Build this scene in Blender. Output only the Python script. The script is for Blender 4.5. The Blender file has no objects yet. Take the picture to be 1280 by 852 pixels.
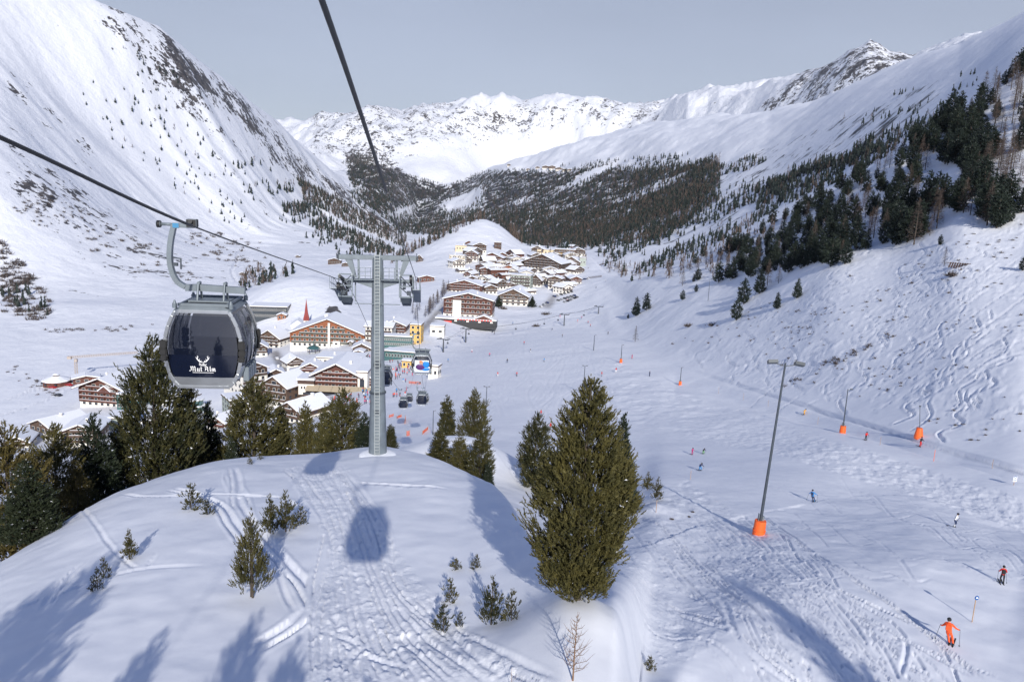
import bpy, bmesh, math, random
import numpy as np
from mathutils import Vector, Matrix, Euler

# ------------------------------------------------------------------ camera, sky, sun, exposure
SC = bpy.context.scene
COL = SC.collection
FPX = 28 / 36 * 1280.0
PITCH = math.atan(191 / FPX)
ROLL = 0.045
CP, SP = math.cos(PITCH), math.sin(PITCH)
CR, SR = math.cos(ROLL), math.sin(ROLL)
cam_d = bpy.data.cameras.new('camera')
cam_d.lens = 28; cam_d.sensor_width = 36; cam_d.clip_start = 0.5; cam_d.clip_end = 60000
cam = bpy.data.objects.new('camera', cam_d); COL.objects.link(cam)
R0 = Vector((1, 0, 0)); U0 = Vector((0, SP, CP)); FW = Vector((0, CP, -SP))
RX = R0 * CR + U0 * SR; UX = -R0 * SR + U0 * CR
cam.matrix_world = Matrix(((RX.x, UX.x, -FW.x, 0), (RX.y, UX.y, -FW.y, 0), (RX.z, UX.z, -FW.z, 0), (0, 0, 0, 1)))
SC.camera = cam
SC.view_settings.view_transform = 'Standard'; SC.view_settings.look = 'None'
SC.view_settings.exposure = 0.0; SC.view_settings.gamma = 1.0
SUN = Vector((0.137, -0.882, 0.403)).normalized()          # towards the sun
SUN_EL = math.asin(SUN.z)
W = bpy.data.worlds.new('World'); SC.world = W; W.use_nodes = True
wn = W.node_tree.nodes; wl = W.node_tree.links
bg = wn['Background']; bg.inputs['Strength'].default_value = 0.1
sky = wn.new('ShaderNodeTexSky'); sky.sky_type = 'NISHITA'; sky.sun_disc = False
sky.sun_elevation = SUN_EL; sky.sun_rotation = math.atan2(SUN.x, SUN.y)
sky.altitude = 2000; sky.dust_density = 1.0; sky.air_density = 1.0; sky.ozone_density = 1.2
# thin grey high veil over the blue, a little paler to the horizon
tc = wn.new('ShaderNodeTexCoord'); sx = wn.new('ShaderNodeSeparateXYZ'); wl.new(tc.outputs['Generated'], sx.inputs[0])
rp = wn.new('ShaderNodeValToRGB'); wl.new(sx.outputs['Z'], rp.inputs[0])
rp.color_ramp.elements[0].position = 0.0; rp.color_ramp.elements[0].color = (5.3, 5.65, 6.75, 1)
rp.color_ramp.elements[1].position = 0.75; rp.color_ramp.elements[1].color = (.7, 1.35, 3.6, 1)
q_ = rp.color_ramp.elements.new(.45); q_.color = (2.0, 2.7, 4.9, 1)
q_ = rp.color_ramp.elements.new(.28); q_.color = (4.0, 4.45, 5.75, 1)
nz = wn.new('ShaderNodeTexNoise'); nz.inputs['Scale'].default_value = 1.6; nz.inputs['Detail'].default_value = 4
mp = wn.new('ShaderNodeMapping'); mp.inputs['Scale'].default_value = (1, 1, 4)
wl.new(tc.outputs['Generated'], mp.inputs[0]); wl.new(mp.outputs[0], nz.inputs['Vector'])
mm = wn.new('ShaderNodeMapRange'); mm.inputs[1].default_value = .3; mm.inputs[2].default_value = .7
mm.inputs[3].default_value = .91; mm.inputs[4].default_value = 1.09; wl.new(nz.outputs[0], mm.inputs[0])
vm = wn.new('ShaderNodeVectorMath'); vm.operation = 'SCALE'; wl.new(rp.outputs[0], vm.inputs[0]); wl.new(mm.outputs[0], vm.inputs['Scale'])
mx = wn.new('ShaderNodeMix'); mx.data_type = 'RGBA'; mx.inputs[0].default_value = 0.82
wl.new(sky.outputs[0], mx.inputs[6]); wl.new(vm.outputs[0], mx.inputs[7]); wl.new(mx.outputs[2], bg.inputs['Color'])
sl = bpy.data.lights.new('sun', 'SUN'); sl.energy = 4.9; sl.angle = math.radians(0.5); sl.color = (1.0, 0.955, 0.89)
so = bpy.data.objects.new('sun', sl); COL.objects.link(so)
so.rotation_euler = SUN.to_track_quat('Z', 'Y').to_euler(); so.location = (60, -300, 200)

rng = np.random.default_rng(7); rnd = random.Random(7)

# ------------------------------------------------------------------ pixel of the photograph -> direction (x/y, z/y)
def ae(px, py):
    u = (np.asarray(px, float) - 640) / FPX; v = (426 - np.asarray(py, float)) / FPX
    u, v = u * CR - v * SR, u * SR + v * CR
    f = CP + v * SP
    return u / f, (v * CP - SP) / f
def PT(px, py, Y):
    a, e = ae(px, py); return Vector((float(a * Y), Y, float(e * Y)))

# ------------------------------------------------------------------ noise
def _h(ix, iy, seed):
    n = (ix.astype(np.int64) * 374761393 + iy.astype(np.int64) * 668265263 + seed * 2246822519) & 0xffffffff
    n = ((n ^ (n >> 13)) * 1274126177) & 0xffffffff
    n = (n ^ (n >> 16)) & 0xffffffff
    return n / 4294967295.0 * 2 - 1
def vnoise(x, y, seed=0):
    ix = np.floor(x); iy = np.floor(y); fx = x - ix; fy = y - iy
    ux = fx * fx * (3 - 2 * fx); uy = fy * fy * (3 - 2 * fy)
    a = _h(ix, iy, seed); b = _h(ix + 1, iy, seed); c = _h(ix, iy + 1, seed); d = _h(ix + 1, iy + 1, seed)
    return (a + (b - a) * ux) * (1 - uy) + (c + (d - c) * ux) * uy
def fbm(x, y, octv=4, seed=0, gain=.5):
    s = 0; am = 1.0; t = 0
    for o in range(octv):
        s = s + am * vnoise(x + 17.3 * o, y - 9.1 * o, seed + o); t += am; am *= gain
        x, y = 2.03 * (x * .8 - y * .6), 2.03 * (x * .6 + y * .8)
    return s / t
def ridged(x, y, octv=4, seed=0, gain=.5):
    s = 0; am = 1.0; t = 0
    for o in range(octv):
        s = s + am * (1 - 2 * np.abs(vnoise(x + 17.3 * o, y - 9.1 * o, seed + o))); t += am; am *= gain
        x, y = 2.03 * (x * .8 - y * .6), 2.03 * (x * .6 + y * .8)
    return s / t
def sstep(a, b, x):
    t = np.clip((x - a) / (b - a), 0, 1); return t * t * (3 - 2 * t)

# ------------------------------------------------------------------ the lie of the land: survey curves, each (px, py, distance) or (px, None, distance, height)
K = []
def curve(pts):
    A, E, Y = [], [], []
    for p in pts:
        if p[1] is None:
            e = p[3] / p[2]; a = ae(p[0], 426)[0]
        else: a, e = ae(p[0], p[1])
        A.append(float(a)); E.append(float(e)); Y.append(p[2])
    K.append((np.array(A), np.array(E), np.array(Y, float)))
curve([(-250,900,24),(0,900,24),(620,900,23.5),(700,900,22),(822,900,23),(845,900,34),(870,900,35),(1000,900,36),(1280,900,38),(1530,900,38)])
curve([(-250,800,40),(0,705,46),(50,672,51),(100,640,56),(150,615,60),(200,597,64),(260,580,68),(320,570,72),(400,566,75),(480,556,76),(540,570,70),(580,590,64),(622,612,55),(648,650,46),(672,695,38),(700,742,31.5),(740,772,29),(778,812,27),(798,838,39),(830,832,40),(860,828,41),(950,765,48),(1050,740,53),(1150,720,58),(1280,700,66),(1530,690,66)])
K1b = len(K); K.append(None)
curve([(-250,None,110,-50),(0,None,110,-52),(200,None,115,-52),(400,None,120,-46),(480,None,120,-41.5),(560,575,118),(600,590,105),(640,600,98),(660,620,90),(700,650,78),(760,690,66),(800,690,63),(860,660,76),(950,640,85),(1050,620,98),(1150,615,102),(1280,650,90),(1530,700,80)])
curve([(-250,640,190),(0,620,190),(200,600,180),(300,575,170),(440,562,160),(500,552,165),(560,550,165),(620,545,170),(700,520,215),(780,520,205),(860,530,180),(950,545,155),(1050,555,135),(1150,582,119),(1280,612,101),(1530,700,84)])
curve([(-250,560,320),(0,540,344),(100,535,350),(200,520,360),(300,510,340),(360,505,320),(430,500,300),(500,500,290),(560,470,330),(620,450,380),(700,430,440),(740,422,450),(780,437,380),(850,458,300),(950,492,220),(1050,522,170),(1150,553,135),(1280,590,110),(1530,680,88)])
curve([(-250,430,540),(0,415,590),(100,415,590),(200,412,600),(300,420,560),(400,425,530),(480,430,480),(540,430,460),(600,415,560),(660,400,620),(740,395,620),(780,424,440),(800,425,415),(850,430,350),(900,430,300),(960,430,262),(1040,430,220),(1120,420,200),(1200,440,168),(1280,450,150),(1530,500,130)])
curve([(-250,400,640),(0,398,640),(100,398,650),(250,398,650),(300,385,660),(330,362,665),(360,349,675),(390,346,680),(415,353,670),(440,375,650),(480,390,620),(540,375,650),(600,345,820),(660,345,850),(720,345,850),(760,380,640),(780,412,490),(800,410,460),(850,400,405),(900,400,350),(960,370,330),(1040,330,300),(1120,310,285),(1200,268,272),(1280,290,240),(1530,250,215)])
curve([(-250,None,690,-122),(250,None,700,-119),(300,None,800,-114),(390,None,860,-108),(440,None,800,-105),(480,None,800,-96),(540,335,860),(600,310,980),(660,325,960),(720,330,940),(760,366,690),(780,380,620),(800,375,560),(880,350,480),(960,320,430),(1040,280,395),(1120,240,360),(1200,195,355),(1280,180,325),(1530,120,290)])
curve([(-250,370,740),(0,375,740),(200,372,780),(300,350,930),(380,335,1050),(440,330,1080),(500,322,1060),(540,302,1080),(570,283,1120),(605,272,1150),(630,285,1140),(650,305,1110),(700,312,1080),(740,322,1000),(760,350,760),(800,350,640),(880,320,560),(960,280,500),(1040,240,460),(1120,190,430),(1200,140,432),(1280,85,425),(1530,-20,400)])
curve([(-250,150,900),(0,225,1000),(100,270,1080),(200,290,1250),(300,300,1450),(400,290,1900),(440,300,2000),(480,310,2200),(505,None,1800,-175),(540,None,1700,-165),(600,None,1600,-155),(700,None,1500,-150),(760,None,1200,-125),(800,None,950,-118),(880,None,720,-62),(960,None,650,-22),(1040,None,600,-3),(1120,None,560,20),(1200,None,520,44),(1280,None,510,62),(1530,None,490,100)])
curve([(-250,-50,1250),(0,90,1350),(100,150,1450),(200,190,1600),(300,220,1850),(400,260,2300),(450,285,2600),(500,305,2900),(540,285,3500),(600,290,3000),(660,305,2600),(700,305,2300),(760,310,1900),(830,313,1500),(880,300,1300),(960,265,1100),(1040,225,950),(1120,175,850),(1200,125,750),(1280,72,650),(1530,-40,600)])
curve([(-250,-180,1500),(0,-60,1700),(120,0,1800),(155,18,1860),(200,45,2000),(260,88,2200),(300,115,2400),(350,155,2650),(400,205,2900),(450,250,3150),(500,290,3400),(520,280,4600),(545,262,5000),(580,235,5400),(620,210,5500),(700,182,5500),(780,166,5000),(830,152,4500),(900,150,3800),(960,148,3200),(1060,113,2600),(1140,85,2200),(1200,66,1850),(1280,25,1500),(1530,-90,1300)])
curve([(-250,-120,2000),(0,-10,2300),(120,50,2500),(200,100,2800),(300,180,3300),(400,238,4900),(440,228,5400),(480,212,5700),(520,205,5900),(560,206,6000),(620,232,6200),(700,225,6200),(780,215,5800),(830,205,5200),(900,195,4400),(960,190,3800),(1060,150,3200),(1140,125,2800),(1200,110,2400),(1280,65,2000),(1530,-40,1700)])
curve([(-250,100,6800),(300,200,6800),(360,196,6800),(380,182,6800),(395,170,6800),(420,156,6900),(445,150,7000),(470,143,7000),(500,147,7100),(530,138,7200),(560,145,7300),(600,132,7500),(650,136,7500),(690,132,7400),(740,132,7200),(790,140,6900),(820,142,6600),(860,127,6000),(885,119,6000),(930,118,5400),(1000,105,4700),(1040,90,4300),(1060,78,4200),(1085,66,4100),(1110,75,3900),(1140,79,3700),(1170,66,3300),(1205,50,3000),(1225,47,2900),(1250,60,2600),(1300,40,2500),(1530,-40,2200)])
curve([(-250,150,11500),(250,210,12500),(300,195,12500),(345,158,12500),(365,155,12500),(385,163,12500),(400,158,12500),(440,175,12500),(560,170,12500),(820,160,11500),(1000,140,10000),(1280,110,9000),(1530,60,9000)])
curve([(-250,None,16000,200),(1530,None,16000,300)])
NK = len(K)
AL = np.concatenate([np.linspace(-5, -.8, 26)[:-1], np.arange(-.8, .8, .0018), np.linspace(.8, 5, 26)])
def seg(y0, y1, st): return np.exp(np.arange(math.log(y0), math.log(y1), st))
YL = np.concatenate([seg(14, 24, .02), seg(24, 130, .0042), seg(130, 420, .0045), seg(420, 700, .007), seg(700, 10500, .0056), seg(10500, 16000, .02), [16000.0]])
NA, NY = len(AL), len(YL)
KE = np.zeros((NK, NA)); KY = np.zeros((NK, NA))
def sm_interp(x, xp, fp):                                  # linear between survey points, lightly rounded
    r = 0; 
    for d, w in ((-.012, 1), (-.006, 2), (0, 3), (.006, 2), (.012, 1)): r = r + w * np.interp(x + d, xp, fp)
    return r / 9
for k, c in enumerate(K):
    if c is None: continue
    o = np.argsort(c[0]); A, E, Y = c[0][o], c[1][o], c[2][o]
    f = sm_interp if k < 12 else (lambda x, xp, fp: np.interp(x, xp, fp))
    KE[k] = f(AL, A, E); KY[k] = np.exp(f(AL, A, np.log(Y)))
wdrop = 1 - sstep(.115, .15, AL)                             # the knoll drops away only left of the piste
y1, z1 = KY[1], KY[1] * KE[1]; y3, z3 = KY[K1b + 1], KY[K1b + 1] * KE[K1b + 1]
KY[K1b] = np.where(wdrop > 0, y1 + np.minimum(13, .45 * (y3 - y1)), y1 + .4 * (y3 - y1))
zl = z1 + (z3 - z1) * (KY[K1b] - y1) / (y3 - y1)
KE[K1b] = (zl - wdrop * 2.0) / KY[K1b]
KZ = KY * KE
def gsm(v, sig):                                            # round the survey along the slope so that no crease runs away from the eye
    n = int(4 * sig / .0023); w = np.exp(-.5 * (np.arange(-n, n + 1) * .0023 / sig) ** 2); w /= w.sum()
    return np.convolve(np.pad(v, n, mode='edge'), w, 'valid')
for k, sg in ((2, .006), (3, .035), (4, .04), (5, .03), (6, .02), (7, .008), (8, .01), (9, .005), (10, .02), (11, .02), (12, .004), (13, .01)):
    z_ = gsm(KZ[k], sg); y_ = np.exp(gsm(np.log(KY[k]), sg))
    KE[k] = gsm(KE[k], sg); KY[k] = y_; KZ[k] = KY[k] * KE[k]
KE[1] = np.where(AL > .2, gsm(KE[1], .02), gsm(KE[1], .006)); KY[1] = np.exp(gsm(np.log(KY[1]), .006)); KZ[1] = KY[1] * KE[1]
for k in range(1, NK): KY[k] = np.maximum(KY[k], KY[k - 1] * 1.015)
Z = np.zeros((NY, NA)); KK = np.zeros((NY, NA))
for i in range(NA):                                         # monotone cubic through the knots of each sight line
    X = KY[:, i]; F = KZ[:, i]; h = np.diff(X); d = np.diff(F) / h
    m = np.zeros(NK); w1 = 2 * h[1:] + h[:-1]; w2 = h[1:] + 2 * h[:-1]
    ok = d[:-1] * d[1:] > 0
    m[1:-1] = np.where(ok, (w1 + w2) / (w1 / np.where(ok, d[:-1], 1) + w2 / np.where(ok, d[1:], 1)), 0)
    m[0] = d[0]; m[-1] = d[-1]
    y = np.clip(YL, X[0], X[-1]); j = np.clip(np.searchsorted(X, y) - 1, 0, NK - 2)
    t = (y - X[j]) / h[j]
    Z[:, i] = (2*t**3-3*t**2+1)*F[j] + (t**3-2*t**2+t)*h[j]*m[j] + (-2*t**3+3*t**2)*F[j+1] + (t**3-t**2)*h[j]*m[j+1]
    KK[:, i] = j + t
AG, YG = np.meshgrid(AL, YL); XG = AG * YG
# pixel of every vertex of the bare land, used to lay out surveyed patches (rock bands, tracks, groves)
def proj(x, y, z):
    e = z / y; a = x / y
    v = (e * CP + SP) / (CP - e * SP); f = CP + v * SP; u = a * f
    u, v = u * CR + v * SR, -u * SR + v * CR
    return 640 + u * FPX, 426 - v * FPX
PXG, PYG = proj(XG, YG, Z)
# --- broad relief
mt = sstep(9.2, 10.2, KK)                                   # the mountainsides
far = sstep(12.6, 13.6, KK)
left = 1 - sstep(470, 520, PXG)
SA = .31 * XG + .95 * YG; SB = .95 * XG - .31 * YG                # along and across the contours of the left mountain
gl = ridged(SA / 190, SB / 900, 5, 11, .55)
gl3 = ridged(SA / 520 + SB / 2600, SB / 1500, 3, 15, .5)
Z += mt * (1 - far) * left * YG * (.009 * gl + .020 * gl3) * (1 - .6 * np.exp(-((KK - 12) / .5) ** 2)) * np.clip((PYG < 420), 0, 1)
gl2 = fbm(XG / 230, YG / 420, 5, 31, .5)
Z += mt * (1 - far) * (1 - left) * YG * .011 * gl2
gf = ridged(XG / 900, YG / 1100, 6, 51, .58)
gf2 = ridged(XG / 330, YG / 600, 5, 57, .6)
Z += far * np.clip(KK < 14.99, 0, 1) * (YG * .012 * gf + YG * .010 * gf2) * (.45 + .55 * sstep(.2, 1, np.abs(KK - 14)*-1+1.2))
Z += sstep(4.5, 6.5, KK) * (1 - mt) * fbm(XG / 45, YG / 60, 4, 71) * YG * .0028
Z += sstep(1.5, 3, KK) * (1 - sstep(4.5, 6.5, KK)) * fbm(XG / 18, YG / 22, 3, 75) * .5
Z += (KK < 3) * fbm(XG / 9, YG / 9, 4, 81) * .28 + .05 * fbm(XG / 2.1, YG / 2.1, 3, 83) * (KK < 3)
def bump_at(px, py, Y, rad, h):
    global Z
    q = PT(px, py, Y); d2 = ((XG - q.x) ** 2 + (YG - q.y) ** 2) / rad ** 2
    Z += h * np.exp(-d2)
bump_at(585, 575, 106, 9, 4.2)                              # the small wooded mound beyond the lift mast
bump_at(560, 590, 98, 7, 2.0)
bump_at(735, 760, 29.5, 2.6, .5)
bump_at(640, 770, 28, 3.0, .4)
bump_at(812, 620, 84, 3.0, .8)
bump_at(792, 800, 33, 2.6, -.6)
# --- slope under the right-hand wall of the piste: a bank below the upper track
kb = KK - 5
bank = np.exp(-((KK - 4.72) / .10) ** 2) * sstep(.15, .3, AG)
Z -= bank * .9
Z += sstep(4.985, 5.02, KK) * (1 - sstep(5.0, 5.6, KK)) * sstep(.15, .3, AG) * .7
Z += np.exp(-((KK - 4.9) / .06) ** 2) * sstep(.15, .3, AG) * .35
# --- right slope: runnels in the snow, falling to the lower left
rs = sstep(5.05, 5.5, KK) * (1 - sstep(8.6, 9.2, KK)) * sstep(.12, .2, AG)
Z += rs * (fbm((XG * .35 - YG * .2) / 5, (XG + YG) / 30, 4, 91) * .32 + fbm(XG / 4, YG / 9, 4, 95) * .12)

ILY = np.arange(NY, dtype=float); IAL = np.arange(NA, dtype=float); LYL = np.log(YL)
def ground(x, y):
    x = float(x); y = float(y)
    if y < 14:
        i = np.interp(max(-5, min(5, x / 14)), AL, IAL); i0 = int(min(NA - 2, i)); f = i - i0
        return float(Z[0, i0] * (1 - f) + Z[0, i0 + 1] * f) + .1 * (14 - y)
    j = np.interp(math.log(y), LYL, ILY); i = np.interp(x / y, AL, IAL)
    j0 = int(min(NY - 2, j)); i0 = int(min(NA - 2, i)); g = j - j0; f = i - i0
    return float((Z[j0, i0]*(1-f) + Z[j0, i0+1]*f)*(1-g) + (Z[j0+1, i0]*(1-f) + Z[j0+1, i0+1]*f)*g)
def at(px, py, ymin=0):                                     # where the sight line through a pixel first meets the ground
    a, e = ae(px, py); a = float(a); e = float(e)
    i = np.interp(a, AL, IAL); i0 = int(min(NA - 2, i)); f = i - i0
    col = (Z[:, i0] * (1 - f) + Z[:, i0 + 1] * f) / YL
    hit = np.nonzero((col >= e) & (YL >= ymin))[0]
    if len(hit) == 0: return None
    j = hit[0]
    if j == 0: Y = YL[0]
    else:
        c0, c1 = col[j - 1], col[j]; t = 0 if c1 == c0 else min(1, max(0, (e - c0) / (c1 - c0)))
        Y = YL[j - 1] + t * (YL[j] - YL[j - 1])
    return Vector((a * Y, Y, ground(a * Y, Y)))
def in_poly(px, py, poly):
    r = np.zeros(np.shape(px), bool); n = len(poly)
    for i in range(n):
        x0, y0 = poly[i]; x1, y1 = poly[(i + 1) % n]
        if y0 == y1: continue
        c = ((y0 > py) != (y1 > py)) & (px < (x1 - x0) * (py - y0) / (y1 - y0) + x0)
        r ^= c
    return r
# ------------------------------------------------------------------ tracks carved in the snow
DEP = np.zeros_like(Z)
def carve(pts, w=.18, depth=.09, berm=.4):
    depth = depth * 1.45
    """pts: world (x, y) polyline; presses a groove with low berms into the sheet"""
    pts = np.array([(p[0], p[1]) for p in pts])
    seg_l = np.hypot(*np.diff(pts, axis=0).T); L = np.concatenate([[0], np.cumsum(seg_l)])
    ym = max(20, pts[:, 1].mean()); st = ym * .0016
    s = np.arange(0, L[-1], st)
    if len(s) < 2: return
    x = np.interp(s, L, pts[:, 0]); y = np.interp(s, L, pts[:, 1])
    tx = np.gradient(x); ty = np.gradient(y); n = np.hypot(tx, ty) + 1e-9; nx, ny = -ty / n, tx / n
    fade = np.minimum(1, np.minimum(s, L[-1] - s) / 1.5)
    K_ = int(max(3, np.ceil(2.2 * w / (st * .7))))
    for o in np.linspace(-2.2 * w, 2.2 * w, 2 * K_ + 1):
        q = abs(o) / w
        v = -depth * max(0, 1 - q ** 2) if q < 1 else .6 * berm * depth * math.sin(min(1, (q - 1) / 1.2) * math.pi)
        xx = x + nx * o; yy = np.clip(y + ny * o, 14.1, 9000)
        j = np.round(np.interp(np.log(yy), LYL, ILY)).astype(int); i = np.round(np.interp(xx / yy, AL, IAL)).astype(int)
        if v < 0: np.minimum.at(DEP, (j, i), v * fade)
        else: np.maximum.at(DEP, (j, i), v * fade)
def spline(pts, n=10):
    out = []
    P_ = [pts[0]] + list(pts) + [pts[-1]]
    for i in range(1, len(P_) - 2):
        p0, p1, p2, p3 = [np.array(q[:2], float) for q in P_[i - 1:i + 3]]
        for t in np.linspace(0, 1, n, endpoint=False):
            out.append(.5 * (2*p1 + (p2-p0)*t + (2*p0-5*p1+4*p2-p3)*t*t + (3*p1-p0-3*p2+p3)*t**3))
    out.append(np.array(P_[-1][:2], float)); return out
def px_track(pix, w=.16, depth=.08, twin=None, berm=.4):
    pts = [at(*p) for p in pix]; pts = [(p.x, p.y) for p in pts if p is not None]
    if len(pts) < 2: return
    sp = spline(pts); carve(sp, w, depth, berm)
    if twin:
        a = np.array(sp); t = np.gradient(a, axis=0); n = np.hypot(t[:, 0], t[:, 1])[:, None] + 1e-9
        carve(a + np.stack([-t[:, 1], t[:, 0]], 1) / n * twin, w, depth, berm)
# the knoll: single and twin ski tracks
px_track([(288,585),(286,600),(297,622),(302,645),(318,668),(345,700),(372,730),(392,768)], .22, .13, .45)
px_track([(288,585),(292,605),(292,628),(304,650)], .2, .1, .4)
px_track([(210,612),(240,620),(268,632),(284,655),(302,680)], .2, .12, .5)
px_track([(150,618),(200,620),(300,618),(352,622),(378,640)], .16, .07)
px_track([(318,816),(345,800),(375,780),(392,762)], .22, .12, .55)
px_track([(358,585),(378,612),(400,640),(424,668),(446,690)], .2, .12, .5)
px_track([(368,582),(395,598),(430,604),(480,606),(560,612)], .2, .1, .35)
px_track([(380,586),(402,615),(410,650),(404,690),(396,730),(400,790),(408,850)], .22, .13, .4)
px_track([(400,586),(420,606),(436,640),(452,670),(470,700),(478,745),(470,800),(480,850)], .22, .13, .4)
px_track([(345,700),(352,730),(368,765)], .14, .07)
px_track([(0,640),(60,650),(130,672),(200,690)], .14, .05)
px_track([(420,690),(450,730),(500,770),(560,800),(620,830),(640,850)], .16, .09, .4)
px_track([(0,770),(80,740),(170,712),(260,706)], .2, .03)
px_track([(60,760),(75,735),(110,700)], .14, .05, .3)
for i in range(70):                                         # the churned lane down the middle of the knoll
    t = rnd.random(); k0 = rnd.choice([0, 0, 0, 1, 2]); k1 = rnd.choice([5, 5, 5, 4])
    Lp = [(362, 586), (398, 636), (412, 690), (398, 765), (388, 856)]; Rp = [(428, 584), (472, 650), (500, 735), (575, 800), (700, 856)]
    px_track([(a[0] + (b[0] - a[0]) * t ** 1.3 + rnd.gauss(0, 3), a[1] + (b[1] - a[1]) * t ** 1.3 + rnd.gauss(0, 3)) for a, b in zip(Lp, Rp)][k0:k1], rnd.uniform(.07, .13), rnd.uniform(.03, .07), rnd.choice([None, None, .3]))
for i in range(3):
    x0 = rnd.uniform(400, 540); px_track([(x0, rnd.uniform(740, 800)), (x0 + rnd.uniform(10, 60), rnd.uniform(800, 815)), (x0 + rnd.uniform(20, 150), rnd.uniform(830, 856))], rnd.uniform(.07, .16), rnd.uniform(.03, .08), rnd.choice([None, None, .3]))
# the piste edge at lower right: ski lines running down towards the camera's lower right
for i in range(60):
    t = rnd.random(); xs = 770 + 180 * t + rnd.gauss(0, 25)
    ys = 640 + 40 * rnd.random()
    px_track([(xs, ys), (xs + rnd.uniform(40, 90), ys + 60), (xs + rnd.uniform(110, 190), ys + 130), (xs + rnd.uniform(170, 300), ys + 205)], rnd.uniform(.08, .2), rnd.uniform(.03, .08), rnd.choice([None, None, .3]))
for i in range(60):                                         # carved arcs on the groomed piste
    x0 = rnd.uniform(860, 1240); y0 = rnd.uniform(590, 700); s = rnd.choice([-1, 1]); d = rnd.uniform(20, 60)
    px_track([(x0, y0), (x0 + d, y0 + 10 + 6 * s), (x0 + 2 * d, y0 + 26 - 5 * s), (x0 + 3 * d, y0 + 36 + 8 * s)], rnd.uniform(.07, .14), rnd.uniform(.015, .04))
for i in range(150):                                        # worn lines on the wide slope below the village
    x0 = rnd.uniform(560, 760); y0 = rnd.uniform(395, 500); d = rnd.uniform(-1, 1)
    if x0 - y0 < 90: continue
    px_track([(x0, y0), (x0 + 10 * d, y0 + 8), (x0 + rnd.uniform(-10, 14), y0 + 18), (x0 + rnd.uniform(-24, 10), y0 + rnd.uniform(26, 44))], rnd.uniform(.25, .5), rnd.uniform(.05, .14), None, .5)
# powder turns on the right-hand slope
for i in range(56):
    x0 = rnd.uniform(900, 1275); y0 = rnd.uniform(300, 470) + max(0, (1100 - x0)) * .12
    n = rnd.randint(4, 8); amp = rnd.uniform(6, 13); sl_ = rnd.uniform(.55, 1.0); st_ = rnd.uniform(14, 24)
    pts = []
    for q in range(n):
        pts.append((x0 - q * st_ * .6 + amp * (1 if q % 2 else -1), y0 + q * st_ * sl_))
    pts = [p for p in pts if p[1] < 445 + (p[0] - 780) * .28]
    if len(pts) > 2: px_track(pts, rnd.uniform(.2, .34), rnd.uniform(.10, .2), None, .8)
for i in range(60):                                         # long traverses across that slope
    x0 = rnd.uniform(880, 1200); y0 = rnd.uniform(330, 520)
    L_ = rnd.uniform(60, 160); k = rnd.uniform(-.75, -.35)
    px_track([(x0, y0), (x0 + L_ * .5, y0 + k * L_ * .5 + rnd.uniform(-4, 4)), (x0 + L_, y0 + k * L_)], .22, .12)
# footpath up the left mountain and valley tracks
px_track([(296,352),(290,338),(296,326),(297,316),(310,306)], 2.0, 1.4)
px_track([(10,500),(50,485),(110,470),(170,462)], .8, .3, 2.0)
px_track([(0,520),(60,500),(100,478)], .8, .3, 2.0)
rough = np.zeros_like(Z)
lane = [(352,582),(420,582),(470,640),(505,700),(560,760),(660,852),(380,852),(385,760),(415,700),(395,640)]
rough = np.maximum(rough, in_poly(PXG, PYG, lane) * (KK < 1.3) * 1.0)
edge = [(745,640),(860,600),(1010,700),(1180,852),(830,852),(800,760)]
rough = np.maximum(rough, in_poly(PXG, PYG, edge) * (KK > 1.0) * (KK < 3.5) * .75)
bk = [(760,446),(850,490),(960,524),(1100,566),(1280,622),(1280,664),(1100,606),(960,566),(850,545),(740,525)]
rough = np.maximum(rough, in_poly(PXG, PYG, bk) * (KK > 2) * (KK < 5) * .9)
for _ in range(3):                                          # soften the outline of the rough patches
    r = rough; r[:, 1:-1] = (r[:, :-2] + 2 * r[:, 1:-1] + r[:, 2:]) / 4; r[1:-1] = (r[:-2] + 2 * r[1:-1] + r[2:]) / 4
wa = 1 - sstep(55, 95, YG); wc = sstep(130, 220, YG); wb = 1 - wa - wc
churn = wa * (fbm(XG / .42, YG / .55, 4, 121, .62) * .055 + np.maximum(0, fbm(XG / .3, YG / .34, 3, 124, .6) - .22) * .22) + wb * fbm(XG / 1.0, YG / 1.5, 4, 122, .65) * .26 + wc * fbm(XG / 3, YG / 4.5, 4, 123, .6) * .45
Z += DEP + rough * churn
Z += (KK > 1) * (KK < 5) * (1 - rough) * sstep(.1, .2, AG) * fbm(XG / 1.2, YG / .5, 3, 131) * .02
rs2 = rs * (fbm(XG / .8, YG / 1.2, 3, 141) * .06 + np.maximum(0, fbm(XG / 1.6, YG / 2.6, 4, 142) - .15) * .5)
Z += rs2
PXG, PYG = proj(XG, YG, Z)

# ------------------------------------------------------------------ what the ground is made of (bare rock, forest floor, road, churned snow)
rock = np.zeros_like(Z)
def patch(arr, poly, val, cond=None, soft=2):
    m = in_poly(PXG, PYG, poly).astype(float) * val
    if cond is not None: m = m * cond
    np.maximum(arr, m, out=arr)
onleft = (KK > 9) * (KK < 12.4)
patch(rock, [(60,0),(130,0),(260,90),(250,120),(190,112),(130,60)], .50, onleft)
patch(rock, [(170,70),(215,75),(215,125),(190,128),(140,80)], .58, onleft)
patch(rock, [(200,45),(350,155),(370,200),(300,160),(215,90)], .54, onleft)
patch(rock, [(0,85),(40,100),(120,180),(120,200),(60,160),(0,110)], .48, onleft)
patch(rock, [(340,160),(500,290),(480,300),(330,200)], .56, onleft)
patch(rock, [(0,170),(100,230),(260,330),(300,320),(330,350),(230,350),(100,290),(0,240)], .42, onleft)
patch(rock, [(0,0),(620,0),(620,420),(0,420)], .32, onleft)
rock += onleft * (rock > .2) * np.clip(gl3 * .10 + gl * .12 - .03, -.12, .12)
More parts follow.
